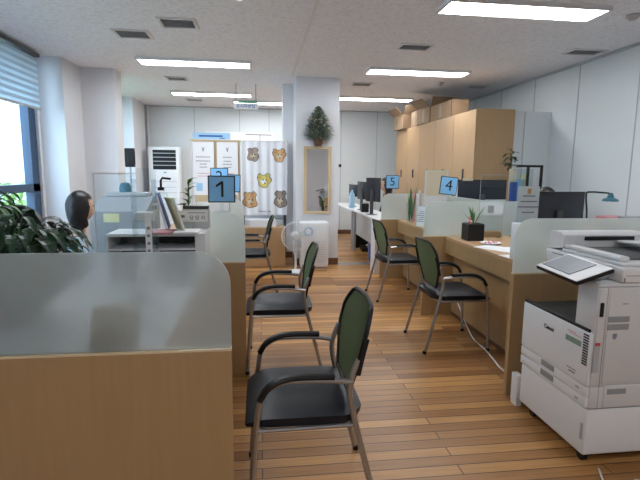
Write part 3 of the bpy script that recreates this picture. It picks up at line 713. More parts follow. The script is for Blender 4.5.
# black frame stand and acrylic files
t = thing('frame_stand', 'black metal frame stand by the right wall behind the white notice holder', 'stand', (2.97, 4.92, 0.72))
B().box(0.115, 0.14, -0.01, 0.01, 0.01, 0.74).box(-0.16, 0.115, -0.01, 0.01, 0.715, 0.74).box(-0.045, -0.02, -0.01, 0.01, 0.01, 0.715).build('frame', 'black', t)
B().box(-0.2, 0.17, -0.08, 0.08, 0, 0.012).build('base', 'black', t)
t = thing('file_rack', 'clear acrylic rack of coloured papers left of the black frame stand', 'file rack', (2.965, 5.10, 0.72))
B().box(-0.12, 0.12, -0.05, -0.045, 0, 0.70).box(-0.12, 0.12, 0.045, 0.05, 0, 0.70).box(-0.12, 0.12, -0.05, 0.05, 0, 0.01).box(-0.12, -0.115, -0.05, 0.05, 0, 0.7).box(0.115, 0.12, -0.05, 0.05, 0, 0.7).build('acrylic_case', 'clear', t)
for (mn, xx, hh) in (('cream', -0.08, 0.70), ('banner', -0.02, 0.58), ('lemon', 0.05, 0.64), ('royal', -0.10, 0.55)):
    f = B().box(xx-0.045, xx+0.045, 0, 0.008, 0.012, hh).build('folder', mn, t); f.location = (0, {'cream': 0.03, 'banner': -0.02, 'lemon': 0.0, 'royal': -0.035}[mn], 0)
random.seed(9)
t = pot('leafy_plant', 'small plant with drooping leaves beside the wardrobe end', 3.02, 5.45, 0.72, 0.05, 0.07, 0.12, 'white', 'potted plant')
B().tube([(0, 0, 0.1), (0.02, 0, 0.5), (0.0, 0, 0.88)], 0.008, 6, smooth_n=4).build('stem', 'stem', t, True)
b = B()
for i in range(26):
    a = random.uniform(0, 6.28); leaf(b, (0.0, 0, random.uniform(0.72, 0.92)), (math.cos(a), math.sin(a), random.uniform(-0.1, 0.7)), random.uniform(0.09, 0.17), 0.045, 0.7, 4)
b.build('leaves', 'leaf', t)
t = thing('side_shelf', 'low white side shelf against the right wall', 'shelf', (3.6, 4.2, 0))
B().box(-0.18, 0.18, -0.45, 0.45, 0.84, 0.87).box(-0.18, 0.18, -0.45, -0.43, 0, 0.84).box(-0.18, 0.18, 0.43, 0.45, 0, 0.84).build('carcass', 'white', t)
tag(B().box(3.48, 3.72, 4.28, 4.5, 0.871, 0.94, 0.004).build('small_box', 'pink'), 'small pink box on the white side shelf by the right wall', 'box')
tag(B().box(3.48, 3.72, 3.95, 4.2, 0.871, 0.96, 0.004).build('small_box', 'greyp'), 'small grey box on the white side shelf at the right edge', 'box')
tag(B().box(2.42, 2.52, 3.1, 3.2, 0.721, 1.02, 0.004).build('small_box', 'pink'), 'pink box on the staff desk glimpsed through the glass above the copier', 'box')

# wardrobes
WY = 5.77
for i in range(5):
    t = thing('wardrobe', ['tall wooden wardrobe nearest the camera, with its side showing', 'tall wooden wardrobe, second in the row from the nearest',
        'tall wooden wardrobe in the middle of the row of five', 'tall wooden wardrobe, fourth in the row from the nearest', 'tall wooden wardrobe at the far end of the row, by the far wall'][i],
        'wardrobe', (2.7, WY+0.7*i, 0), 0, 'row of tall wooden wardrobes')
    B().box(0.02, 0.52, 0.0, 0.698, 0, 2.17, 0.002).build('body', 'wood_door', t)
    d = B().box(0, 0.018, 0.004, 0.694, 0.06, 2.165, 0.002).build('door', 'wood_door', t)
    B().box(-0.018, 0.0, 0.30-0.012, 0.30+0.012, 1.28, 1.42, 0.004).build('handle', 'dark', d)
def carton(x, y, z, sx, sy, sz, rz, label, flap=True):
    t = thing('cardboard_box', label, 'cardboard box', (x, y, z), rz, 'cardboard boxes on the wardrobes')
    b = B(); th = 0.006
    b.box(-sx, sx, -sy, sy, 0, th).box(-sx, -sx+th, -sy, sy, 0, sz).box(sx-th, sx, -sy, sy, 0, sz).box(-sx, sx, -sy, -sy+th, 0, sz).box(-sx, sx, sy-th, sy, 0, sz)
    if not flap: b.box(-sx, sx, -sy, sy, sz-th, sz)
    b.build('carton', 'cardboard', t)
    if flap:
        f = B(); f.box(-sx-0.005, -sx+0.0, -sy+0.01, sy-0.01, 0, 0.18, rot=(0, -0.9, 0), piv=(-sx, 0, 0)); o = f.build('flap', 'cardboard', t); o.location = (0, 0, sz)
        f = B(); f.box(-sx+0.01, sx-0.01, -sy-0.005, -sy, 0, 0.16, rot=(0.4, 0, 0), piv=(0, -sy, 0)); o = f.build('flap', 'cardboard', t); o.location = (0, 0, sz)
    B().box(-sx-0.001, -sx, -0.04, 0.04, sz*0.1, sz*0.9).build('tape', 'tan', t)
carton(2.84, 7.02, 2.17, 0.13, 0.42, 0.24, 0.0, 'large closed carton nearest the camera on top of the wardrobes', False)
carton(2.90, 7.72, 2.17, 0.22, 0.24, 0.25, 0.1, 'open carton with raised flap in the middle of the boxes on the wardrobes')
carton(2.92, 8.26, 2.17, 0.20, 0.24, 0.27, -0.1, 'open tan carton, third from the nearest on the wardrobes', False)
carton(2.86, 8.88, 2.17, 0.25, 0.26, 0.26, 0.05, 'farthest open carton with a flap hanging over the wardrobe edge')

# ================================================================ BACK ROOM RIGHT OF PILLAR
desk(1.60, 1.98, 6.35, 8.05, 0.72, 'long white desk beyond the farthest right partition, nearer half', 'white', 'grey2')
desk(1.58, 1.98, 8.07, 9.9, 0.72, 'long white desk in the back room, farther half by the far wall')
tag(B().box(1.52, 1.60, 6.10, 6.32, 0, 0.74, 0.004).build('end_screen', 'white'), 'narrow white screen panel at the end of the back room desk', 'screen panel')
monitor(1.71, 7.05, 0.72, -1.05, 0.30, 0.36, 0.38, 'tall black monitor on the back room desk nearest the person in black', mark=False, group='back room monitors')
monitor(1.76, 8.0, 0.72, -1.25, 0.34, 0.30, 0.33, 'black monitor in the middle of the back room desk', mark=False, group='back room monitors')
monitor(1.74, 8.75, 0.72, -1.25, 0.30, 0.22, 0.30, 'smallest looking black monitor in the back room, nearest the pillar edge', mark=False, group='back room monitors')
tag(B().box(1.64, 1.76, 7.5, 7.62, 0.72, 0.86, 0.008).build('telephone', 'black'), 'black desk telephone between the back room monitors', 'telephone')
tag(B().lathe((1.64, 8.35, 0.72), [(0.05, 0), (0.05, 0.24), (0.02, 0.3), (0.02, 0.33), (0, 0.33)], 14).build('water_bottle', 'banner', None, True), 'pale blue water bottle on the back room desk', 'bottle')
tag(B().box(1.66, 1.80, 6.95, 7.1, 0.0, 0.0+0.28, 0.02).build('waste_bin', 'royal'), 'dark blue bin on the floor under the back room desk', 'bin')
tag(B().box(1.72, 2.1, 8.3, 8.8, 0.0, 0.5, 0.01).build('computer_tower', 'black'), 'black computer case under the back room desk', 'computer')
# wall bracket seen at the pillar edge
t = thing('wall_fan', 'small dark wall device on the far wall just right of the pillar', 'wall device', (1.62, 10.285, 1.47))
B().box(-0.07, 0.07, -0.02, 0, -0.05, 0.05, 0.004).build('bracket', 'dark', t)
B().tube([(0, -0.02, 0), (0.0, -0.2, 0.03)], 0.015, 8).box(-0.1, 0.1, -0.3, -0.2, 0.0, 0.06, 0.01).build('head', 'black', t)

# ================================================================ PILLAR: mirror, tree, purifier, fan
t = thing('wall_mirror', 'tall mirror in a pale wooden frame on the pillar', 'mirror', (0.82, 6.80, 0.756))
f = B(); W2, HH, fw = 0.197, 0.967, 0.042
f.box(-W2, W2, -0.025, 0, 0, fw, 0.003).box(-W2, W2, -0.025, 0, HH-fw, HH, 0.003).box(-W2, -W2+fw, -0.025, 0, fw, HH-fw, 0.003).box(W2-fw, W2, -0.025, 0, fw, HH-fw, 0.003)
f.build('frame', 'beige', t); B().box(-W2+fw, W2-fw, -0.012, -0.004, fw, HH-fw).build('mirror_glass', 'mirror', t)
t = thing('small_christmas_tree', 'small decorated Christmas tree standing on top of the mirror frame', 'christmas tree', (0.82, 6.732, 1.724))
B().lathe((0, 0, 0), [(0.05, 0), (0.062, 0.10), (0.055, 0.10), (0, 0.09)], 16).build('pot', 'brown', t, True)
B().tube([(0, 0, 0.08), (0, 0, 0.55)], 0.012, 6).build('trunk', 'stem', t)
random.seed(21); b = B()
for i in range(1500):
    u = random.random()**1.15; zz = 0.09+0.45*u; R = 0.36*(1-u)**0.75*(0.85 if zz > 0.16 else 0.6+(zz-0.09)*3.5)+0.012
    a = random.uniform(0, 6.28); rr = R*random.uniform(0.25, 0.95)
    ry = 0.12 if math.sin(a) > 0 else 0.6
    leaf(b, (rr*0.6*math.cos(a), rr*0.6*math.sin(a)*ry, zz), (math.cos(a), math.sin(a)*ry, random.uniform(-0.3, 0.7)), R*0.42+0.02, 0.013, 0.2, 2)
for v in b.bm.verts: v.co.y = min(v.co.y, 0.062)
b.build('needles', 'pine', t)
b = B()
for i in range(26):
    u = random.random()*0.85; zz = 0.12+0.42*u; R = 0.27*(1-u)**0.75; a = random.uniform(math.pi, 2*math.pi)
    b = B(); b.ball((R*math.cos(a), R*math.sin(a)*0.62, zz), 0.010, sub=1); b.build('bauble', 'gold' if i % 3 else 'paper', t, True)
t = thing('air_purifier', 'white air purifier with a round blue dial at the foot of the pillar', 'air purifier', (0.755, 6.62, 0))
B().box(-0.20, 0.20, -0.12, 0.12, 0.02, 0.665, 0.025, 3).build('body', 'white', t, True)
B().box(-0.17, 0.17, -0.10, 0.10, 0.0, 0.022).build('base', 'greyp', t)
g = B()
for i in range(9): g.box(-0.15, 0.16, -0.1225, -0.1195, 0.10+i*0.035, 0.104+i*0.035)
g.build('grille', 'grey2', t)
B().lathe((-0.09, -0.121, 0.535), [(0.065, 0), (0.065, -0.006), (0.045, -0.006), (0.045, -0.003), (0, -0.003)], 24, 'Y').build('dial', 'banner', t, True)
B().lathe((-0.09, -0.1245, 0.535), [(0.042, 0), (0.042, -0.002), (0, -0.002)], 24, 'Y').build('dial_face', 'paper', t, True)
t = thing('floor_fan', 'white standing fan beside the air purifier', 'fan', (0.47, 6.28, 0))
B().lathe((0, 0, 0), [(0.14, 0), (0.14, 0.02), (0.05, 0.035), (0.015, 0.05), (0.015, 0.42), (0, 0.42)], 22).build('base_and_pole', 'white', t, True)
B().lathe((0, 0.06, 0.50), [(0.0, 0.08), (0.05, 0.08), (0.06, 0.0), (0.04, -0.05), (0, -0.06)], 18, 'Y').build('motor', 'white', t, True)
cg = B()
for k in range(36):
    a = 2*math.pi*k/36
    cg.tube([(0.03*math.cos(a), -0.07, 0.5+0.03*math.sin(a)), (0.13*math.cos(a), -0.065, 0.5+0.13*math.sin(a)), (0.19*math.cos(a), -0.02, 0.5+0.19*math.sin(a)), (0.15*math.cos(a), 0.03, 0.5+0.15*math.sin(a)), (0.05*math.cos(a), 0.05, 0.5+0.05*math.sin(a))], 0.0016, 4)
cg.tube([(0.19*math.cos(2*math.pi*k/32), -0.02, 0.5+0.19*math.sin(2*math.pi*k/32)) for k in range(33)], 0.006, 6)
cg.lathe((0, -0.07, 0.5), [(0, -0.004), (0.035, -0.004), (0.035, 0.004), (0, 0.004)], 18, 'Y')
cg.build('cage', 'white', t, True)
bl_ = B()
for k in range(4):
    a = k*math.pi/2+0.4
    q = [(0.025, -0.35), (0.15, -0.5), (0.165, 0.1), (0.12, 0.4), (0.025, 0.4)]
    bl_.prism(q, 0, lambda u, v, tt: Vector((u*math.cos(a+v), -0.02+0.02*v+0.002*tt, 0.5+u*math.sin(a+v))))
bl_.build('blades', 'clear', t)

# ================================================================ CURTAIN RACK, POSTERS, FAR LEFT
t = thing('display_rack', 'wooden topped rack behind the curtain carrying the posters', 'rack', (0, 7.32, 0))
B().box(-1.03, 0.42, -0.012, 0.012, 1.795, 1.825, 0.004).build('top_rail', 'beige', t)
B().box(-1.03, -1.00, -0.015, 0.015, 0, 1.8).build('end_post', 'offwhite', t)
B().box(-0.27, -0.24, 0.02, 0.05, 0, 1.79).box(0.36, 0.40, 0.02, 0.05, 0, 1.79).build('dark_posts', 'dark', t)
B().box(-1.0, -0.30, 0.016, 0.026, 0.9, 1.795).build('backing_board', 'beige', t)
B().box(-0.24, 0.36, 0.05, 0.25, 0.45, 0.62).box(-0.24, 0.36, 0.25, 0.26, 0.1, 1.7).build('shelf_back', 'white', t)
t = thing('curtain', 'white curtain printed with coloured animal-like blobs, hanging from the rack', 'curtain', (0, 7.25, 0))
b = B(); nx, nz = 70, 10; V = []
def cy(x, f): return 0.016*math.sin(x*52)*(0.7+0.3*f)+0.010*math.sin(x*29+1)-0.016
for i in range(nx+1):
    x = -0.28+0.69*i/nx; V.append([b.bm.verts.new((x, cy(x, j/nz), 1.81-(1.81-0.70)*j/nz)) for j in range(nz+1)])
for i in range(nx):
    for j in range(nz): b.bm.faces.new((V[i][j], V[i+1][j], V[i+1][j+1], V[i][j+1]))
cu = b.build('cloth', 'cloth', t, True)
B().tube([(-0.28, -0.005, 1.812), (0.41, -0.005, 1.812)], 0.006, 8).build('curtain_rod', 'offwhite', t, True)
hk = B()
for x in (-0.27, -0.04, 0.19, 0.40): hk.box(x-0.003, x+0.003, -0.005, 0.0575, 1.809, 1.815)
hk.build('rod_hooks', 'offwhite', t)
def patch(cx, cz, rx, rz, m, name, seed, off=0.0, ring=False):
    random.seed(seed); n = 22; b = B(); ph = [random.uniform(0, 6.28) for _ in range(3)]
    pts = [(cx+rx*(1+0.12*math.sin(3*a+ph[0])+0.08*math.sin(5*a+ph[1]))*math.cos(a), cz+rz*(1+0.12*math.sin(3*a+ph[0])+0.08*math.sin(5*a+ph[1]))*math.sin(a)) for a in [2*math.pi*k/n for k in range(n)]]
    rings = []
    for s in (1, 0.66, 0.33):
        rings.append([b.bm.verts.new((cx+(x-cx)*s, cy(cx+(x-cx)*s, (1.81-z)/1.11)-0.004-off, cz+(z-cz)*s)) for x, z in pts])
    c0 = b.bm.verts.new((cx, cy(cx, (1.81-cz)/1.11)-0.004-off, cz))
    for r_ in range(2):
        for k in range(n): b.bm.faces.new((rings[r_][k], rings[r_][(k+1) % n], rings[r_+1][(k+1) % n], rings[r_+1][k]))
    for k in range(n): b.bm.faces.new((rings[2][k], rings[2][(k+1) % n], c0))
    return b.build(name, m, cu)
for i, (px, z, rx, rz, m) in enumerate(((-0.10, 1.60, 0.085, 0.10, 'taupe'), (0.29, 1.60, 0.10, 0.095, 'orange'), (0.06, 1.22, 0.105, 0.10, 'yellow'), (-0.15, 0.92, 0.105, 0.12, 'orange'), (0.31, 0.93, 0.095, 0.13, 'taupe'))):
    patch(px, z, rx, rz, 'ink', 'print_outline', 30+i, 0.0)
    patch(px, z, rx*0.93, rz*0.93, m, 'print_patch', 30+i, 0.003)
    patch(px-rx*0.1, z-rz*0.1, rx*0.45, rz*0.35, 'cream' if m != 'yellow' else 'paper', 'print_spot', 50+i, 0.006)
    for k, (ex, ez) in enumerate(((-0.6, 0.75), (0.55, 0.8), (-0.15, 0.15), (0.3, 0.1), (0.1, -0.35))):
        q = 0.28 if k < 2 else 0.10
        if k < 2: patch(px+rx*ex, z+rz*ez, rx*(q+0.07), rz*(q+0.07), 'ink', 'print_outline', 70+i*9+k, 0.001)
        patch(px+rx*ex, z+rz*ez, rx*q, rz*q, m if k < 2 else 'ink', 'print_mark', 70+i*9+k, 0.008)
B().box(-0.03, 0.16, -0.035, -0.03, 0.755, 0.765).build('print_caption', 'greyink', cu)
t = thing('low_cabinet', 'low beech cabinet below the curtain, behind the farthest left chair', 'cabinet', (0.06, 6.78, 0))
B().box(-0.29, 0.29, -0.16, 0.16, 0.0, 0.575, 0.003).build('body', 'wood', t)
B().box(-0.285, 0.285, -0.168, -0.160, 0.03, 0.57, 0.002).build('front_board', 'wood_door', t)
tag(B().box(-0.16, 0.22, 6.70, 6.90, 0.576, 0.68, 0.006).build('white_tray', 'white'), 'white tray on the low beech cabinet under the curtain', 'tray')
def poster(x, label, seed):
    t = thing('poster', label, 'poster', (x, 7.30, 0.90), 0, 'pair of white posters on the rack')
    B().box(-0.155, 0.155, -0.003, 0.0, 0, 0.89).build('sheet', 'paper', t)
    random.seed(seed); a = B(); p = B()
    for i, z in enumerate((0.66, 0.60, 0.555, 0.51)):
        h = random.uniform(0.05, 0.11); n = 7
        for k in range(n): xx = -h+2*h*k/n; a.box(xx, xx+2*h/n*0.7, -0.005, -0.003, z, z+0.014)
    for z in (0.42, 0.38): p.box(-0.09, 0.09, -0.005, -0.003, z, z+0.008)
    B().box(-0.11, -0.02, -0.005, -0.003, 0.16, 0.28).build('blue_picture', 'banner', t); B().box(-0.14, 0.14, -0.0045, -0.003, 0.0, 0.10).build('orange_band', 'beige', t)
    a.build('print_lines', 'grey2' if False else 'greyink', t); p.build('pink_lines', 'pink', t)
    B().prism([(-0.02, 0.81), (0, 0.74), (0.02, 0.81), (0.012, 0.81), (0, 0.77), (-0.012, 0.81)], 0, lambda u, v, s: Vector((u, -0.005+0.002*s, v))).build('emblem', 'ink', t)
    return t
poster(-0.84, 'left one of the two white posters beside the curtain', 2)
poster(-0.485, 'right one of the two white posters, touching the curtain', 4)
tag(B().box(-0.99, -0.44, 7.325, 7.33, 1.83, 1.925).build('blue_banner', 'banner'), 'light blue banner strip above the two white posters', 'banner')
o = bpy.data.objects['blue_banner']
B().box(-0.90, -0.55, 7.321, 7.325, 1.865, 1.89).box(-0.60, -0.52, 7.321, 7.325, 1.84, 1.85).build('banner_print', 'bannerink', o)
tag(B().box(-1.13, 0.30, 10.26, 10.28, 1.98, 2.18, 0.004).build('whiteboard', 'paper'), 'white board strip on the far wall above the curtain', 'whiteboard')
o = bpy.data.objects['whiteboard']; B().box(-0.30, 0.25, 10.255, 10.262, 2.12, 2.135).box(0.0, 0.012, 10.255, 10.262, 2.0, 2.12).build('dark_rail', 'dark', o)
# hanging sign
t = thing('hanging_sign', 'small white sign with dark Korean lettering hanging from the ceiling', 'sign', (-0.203, 7.5, 2.30))
B().box(-0.185, 0.185, -0.006, 0.006, 0, 0.09, 0.002).build('board', 'paper', t)
B().box(-0.12, 0.17, -0.008, 0.008, 0.092, 0.135, 0.002).build('green_strip', 'green', t)
B().tube([(-0.15, 0, 0.09), (-0.15, 0, 0.38)], 0.004, 5).tube([(0.15, 0, 0.09), (0.15, 0, 0.38)], 0.004, 5).build('hanging_wires', 'dark', t)
text_mesh('lettering', '도시미관팀', 0.062, 'bannerink', t, face_m((-0.005, -0.0072, 0.045)), bold=0.0012)

# standing air conditioner
t = thing('air_conditioner', 'white standing air conditioner with dark louvres by the far wall', 'air conditioner', (-1.88, 9.85, 0))
B().box(-0.29, 0.29, -0.18, 0.2, 0, 1.82, 0.012).build('cabinet', 'white', t, True)
l1 = B()
l1.box(-0.20, 0.24, -0.184, -0.178, 1.38, 1.76)
l1.build('louvre_opening', 'black', t)
l1 = B()
for i in range(4): z = 1.455+i*0.078; l1.box(-0.20, 0.24, -0.20, -0.183, z, z+0.014)
l1.build('louvre_slats', 'grey2', t)
l1 = B()
for i in range(5): z = 0.7+i*0.11; l1.box(-0.2, 0.24, -0.183, -0.179, z, z+0.008)
l1.build('lower_grooves', 'grey2', t)
B().box(0.0, 0.05, -0.186, -0.179, 1.31, 1.335).build('badge', 'greyp', t)
t = thing('wall_phone', 'black bracketed device on a pole left of the air conditioner', 'wall device', (-1.66, 6.4, 0))
B().box(-0.06, 0.06, -0.03, 0.03, 1.40, 1.64, 0.01).box(-0.02, 0.075, -0.04, -0.03, 1.44, 1.60, 0.005).build('device', 'black', t)
B().tube([(0, 0, 0.015), (0, 0, 1.42)], 0.012, 8).build('pole', 'grey2', t)
B().lathe((0, 0, 0), [(0.14, 0), (0.14, 0.015), (0, 0.02)], 18).build('base', 'grey2', t)

# ================================================================ LEFT COUNTER TOP ITEMS
t = thing('paper_tray_shelf', 'white two slot paper tray cabinet on the left counter', 'paper trays', (-0.53, 2.74, 0.77))
s = B(); X0, X1 = -0.30, 0.225
s.box(X0, X1, -0.1, 0.15, 0.232, 0.246).box(X0, X0+0.012, -0.1, 0.15, 0, 0.232).box(X1-0.055, X1, -0.1, 0.15, 0, 0.232).box(X0, X1, 0.14, 0.15, 0, 0.232)
s.box(X0+0.01, X1-0.05, -0.1, 0.14, 0.155, 0.165).box(X0+0.01, X1-0.05, -0.1, 0.14, 0.075, 0.085).box(X0, X1, -0.1, 0.15, 0, 0.012).box(-0.08, -0.07, -0.1, 0.14, 0.0, 0.232)
s.build('carcass', 'white', t)
B().box(X0+0.013, X1-0.057, 0.125, 0.139, 0.012, 0.232).build('dark_interior', 'dark', t)
B().box(X0+0.03, -0.1, -0.08, 0.1, 0.0855, 0.10).box(-0.05, X1-0.08, -0.09, 0.1, 0.0855, 0.095).build('stored_papers', 'greyp', t)
for i, (dx, dz, m, l) in enumerate(((0.0, 0.0, 'pink', 'pinkish booklet lying flat on the paper tray cabinet, left of the leaning brochures'), (0.13, 0, 'paper', 'white booklet lying flat at the right end of the paper tray cabinet'))):
    o = B().box(-0.07, 0.07, -0.08, 0.08, 0, 0.012, 0.001).build('booklet', m); o.location = (-0.54+dx, 2.69, 1.0165); tag(o, l, 'booklet')
def lean(name, x, y, z, w, h, th, ang, rz, m, label, m2=None):
    t = thing(name, label, 'book', (x, y, z), rz)
    o = B().box(-th/2, th/2, -w/2, w/2, 0, h, 0.001).build('cover', m, t); o.data.transform(Matrix.Rotation(ang, 4, 'Y'))
    o = B().box(-th/2+0.002, th/2-0.002, -w/2-0.001, w/2-0.002, 0.003, h-0.003).build('pages', 'paper', t); o.data.transform(Matrix.Rotation(ang, 4, 'Y'))
lean('leaning_folder', -0.528, 2.80, 1.03, 0.14, 0.21, 0.014, -0.27, 0.1, 'royal', 'royal blue folder leaning on the paper tray cabinet')
lean('leaning_brochure', -0.455, 2.76, 1.03, 0.13, 0.19, 0.012, -0.33, 0.5, 'lemon', 'pale yellow brochure leaning beside the blue folder')
lean('leaning_brochure', -0.485, 2.91, 1.03, 0.13, 0.17, 0.012, -0.30, 0.3, 'greyp', 'grey leaflet leaning between blue folder and yellow brochure')
t = thing('name_plate', 'white desk name plate with dark lettering right of the yellow brochure', 'name plate', (-0.392, 2.84, 1.017))
B().box(-0.082, 0.082, -0.004, 0.004, 0.045, 0.112, 0.001).build('plate', 'paper', t)
B().box(-0.08, 0.08, -0.02, 0.03, 0, 0.006).box(-0.012, 0.012, 0.0, 0.006, 0, 0.05).build('stand', 'clear', t)
text_mesh('lettering', '담 당 자', 0.028, 'greyink', t, face_m((0.022, -0.0052, 0.068)), bold=0.0004)
B().box(-0.03, 0.07, -0.0052, -0.004, 0.096, 0.100).box(-0.07, -0.05, -0.0052, -0.004, 0.07, 0.085).build('small_print', 'greyink', t)
random.seed(13)
t = thing('small_plant', 'small plant in a dark trough behind the white name plate', 'potted plant', (-0.385, 2.92, 1.017))
B().box(-0.08, 0.08, -0.03, 0.03, 0, 0.115, 0.004).build('trough', 'offwhite', t)
B().box(-0.075, 0.075, -0.031, 0.028, 0.1155, 0.135, 0.003).build('soil', 'dark', t)
B().tube([(-0.045, 0, 0.12), (-0.042, 0, 0.28)], 0.004, 6).build('stem', 'stem', t)
b = B()
for i in range(13):
    a = random.uniform(0, 6.28); leaf(b, (-0.045, 0, 0.14+0.012*i), (math.cos(a), 0.6*math.sin(a), 0.55), 0.055+0.02*random.random(), 0.03, 0.5, 4)
for i in range(8):
    a = random.uniform(0, 6.28); leaf(b, (-0.07, 0, 0.135), (math.cos(a)-0.3, 0.6*math.sin(a), 0.4), 0.05, 0.03, 0.5, 4)
b.build('leaves', 'leaf2', t)
# acrylic guards
t = thing('acrylic_guard', 'clear acrylic guard sheet standing on the left counter beside the plant', 'acrylic guard', (-0.62, 2.12, 0.77))
B().box(-0.085, 0.085, -0.002, 0.002, 0, 0.575).build('sheet', 'clear', t)
B().box(-0.087, -0.083, -0.003, 0.003, 0, 0.577).box(-0.087, 0.087, -0.003, 0.003, 0.573, 0.577).build('polished_edges', 'white', t)
B().box(-0.085, 0.085, -0.05, 0.05, 0, 0.005).build('foot', 'clear', t)
t = thing('leaflet_box', 'clear acrylic leaflet box with a white lettered strip on the left counter', 'leaflet box', (-0.53, 2.25, 0.77))
B().box(-0.045, 0.045, -0.052, -0.05, 0, 0.47).box(-0.045, 0.045, 0.05, 0.052, 0, 0.60).box(-0.046, -0.044, -0.05, 0.05, 0, 0.55).box(0.044, 0.046, -0.05, 0.05, 0, 0.55).box(-0.045, 0.045, -0.05, 0.05, 0, 0.004).build('case', 'clear', t)
B().box(0.012, 0.040, -0.055, -0.0525, 0.02, 0.40).build('paper_strip', 'paper', t)
b = B()
for i in range(6): b.box(0.020, 0.032, -0.0565, -0.055, 0.15+0.035*i, 0.163+0.035*i)
b.build('strip_print', 'greyink', t)
B().box(-0.04, 0.04, -0.03, 0.03, 0.36, 0.40, 0.004).box(-0.04, 0.04, -0.03, 0.04, 0.005, 0.2, 0.004).build('leaflets', 'paper', t)
# sanitiser pump bottle (black top) behind
t = thing('pump_bottle', 'clear bottle with a black pump top behind the blue folder', 'pump bottle', (-0.60, 2.98, 0.77))
B().lathe((0, 0, 0), [(0.04, 0), (0.04, 0.45), (0.015, 0.48), (0, 0.48)], 16).build('bottle', 'clear', t, True)
B().tube([(0, 0, 0.47), (0, 0, 0.53), (0.01, 0, 0.545), (0.06, 0, 0.54)], 0.007, 8).box(-0.018, 0.018, -0.018, 0.018, 0.47, 0.49, 0.004).build('pump', 'black', t, True)
# tan object close to the frosted glass
t = thing('desk_caddy', 'tan round topped object close behind the nearest frosted glass', 'desk caddy', (-0.500, 1.66, 0.77))
pol = [(-0.072, 0), (-0.072, 0.105)]+[(-0.072*math.cos(a*math.pi/8), 0.105+0.03*math.sin(a*math.pi/8)) for a in range(1, 8)]+[(0.072, 0.105), (0.072, 0)]
B().prism(pol, 0, lambda u, v, s: Vector((u, -0.05+0.07*s, v))).build('shell', 'tan', t)
B().tube([(0.07, 0, 0.06), (0.12, 0.0, 0.03), (0.17, 0.02, 0.005), (0.2, 0.05, 0.004)], 0.003, 5, smooth_n=3).tube([(0.07, 0, 0.09), (0.15, 0.0, 0.04), (0.22, 0.02, 0.01)], 0.003, 5).build('cord', 'dark', t)

# peace lily
random.seed(17)
def lily(x, y, z, n, rad, hgt, label, m='leaf', L=(0.07, 0.13)):
    t = pot('peace_lily', label, x, y, z, 0.085, 0.11, 0.16, 'dark', 'potted plant'); b = B(); st = B()
    for i in range(n):
        a = random.uniform(0, 6.28); rr = rad*math.sqrt(random.random()); zz = 0.16+(hgt-0.16)*random.random()**0.8*(1-0.35*(rr/rad))
        tip = Vector((rr*math.cos(a), rr*math.sin(a), zz))
        if i % 3 == 0: st.tube([(0.03*math.cos(a), 0.03*math.sin(a), 0.14), tip*0.6+Vector((0, 0, zz*0.25)), tip], 0.003, 4, smooth_n=2)
        leaf(b, tip, (math.cos(a), math.sin(a), random.uniform(-0.3, 0.7)), random.uniform(*L), random.uniform(0.03, 0.05), 1.5, 5)
    b.build('leaves', m, t); st.build('stems', 'leaf2', t, True); return t
lily(-0.94, 1.93, 0.77, 420, 0.20, 0.45, 'bushy dark green potted plant behind the nearest frosted glass')
tag(B().box(-1.10, -0.60, 1.75, 2.2, 0.735, 0.769).build('plant_board', 'white'), 'white board beneath the bushy plant', 'board') if False else None
lily(-1.36, 2.35, 0.77, 200, 0.19, 0.62, 'brighter green plant at the far left edge by the window', 'leaf2')
t = thing('plant_stand', 'low wooden stand carrying the plant at the far left edge', 'plant stand', (-1.36, 2.35, 0))
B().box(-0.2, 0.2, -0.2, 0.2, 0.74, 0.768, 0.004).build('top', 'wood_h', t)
for sx in (-1, 1):
    for sy in (-1, 1): B().box(sx*0.17-0.02, sx*0.17+0.02, sy*0.17-0.02, sy*0.17+0.02, 0, 0.74).build('leg', 'wood', t)

# staff side left: desks, office chair, grey printer
desk(-2.5, -1.95, 3.0, 4.6, 0.72, 'staff desk along the window behind the person with dark hair')
t = thing('grey_printer', 'grey office machine with a pale green sticker seen through the acrylic guard', 'office machine', (-1.32, 4.85, 0))
B().prism([(-0.3, 0), (0.3, 0), (0.3, 1.10), (0.05, 1.10), (-0.3, 0.98)], 0, lambda u, v, s: Vector((-0.24+0.50*s, u, v))).build('body', 'greyp', t)
B().box(-0.12, 0.02, -0.303, -0.300, 0.88, 0.96).build('sticker', 'lemon', t)
B().box(-0.02, 0.24, -0.31, -0.30, 0.78, 0.80).build('handle', 'grey2', t)
B().box(-0.2, 0.2, 0.06, 0.28, 1.10, 1.14, 0.01).build('lid', 'grey2', t)
tag(B().lathe((-1.36, 5.02, 1.14), [(0.06, 0), (0.06, 0.05), (0.04, 0.09), (0, 0.10)], 14).build('blue_cap_bottle', 'teal', None, True), 'blue rounded container on top of the grey office machine', 'container')
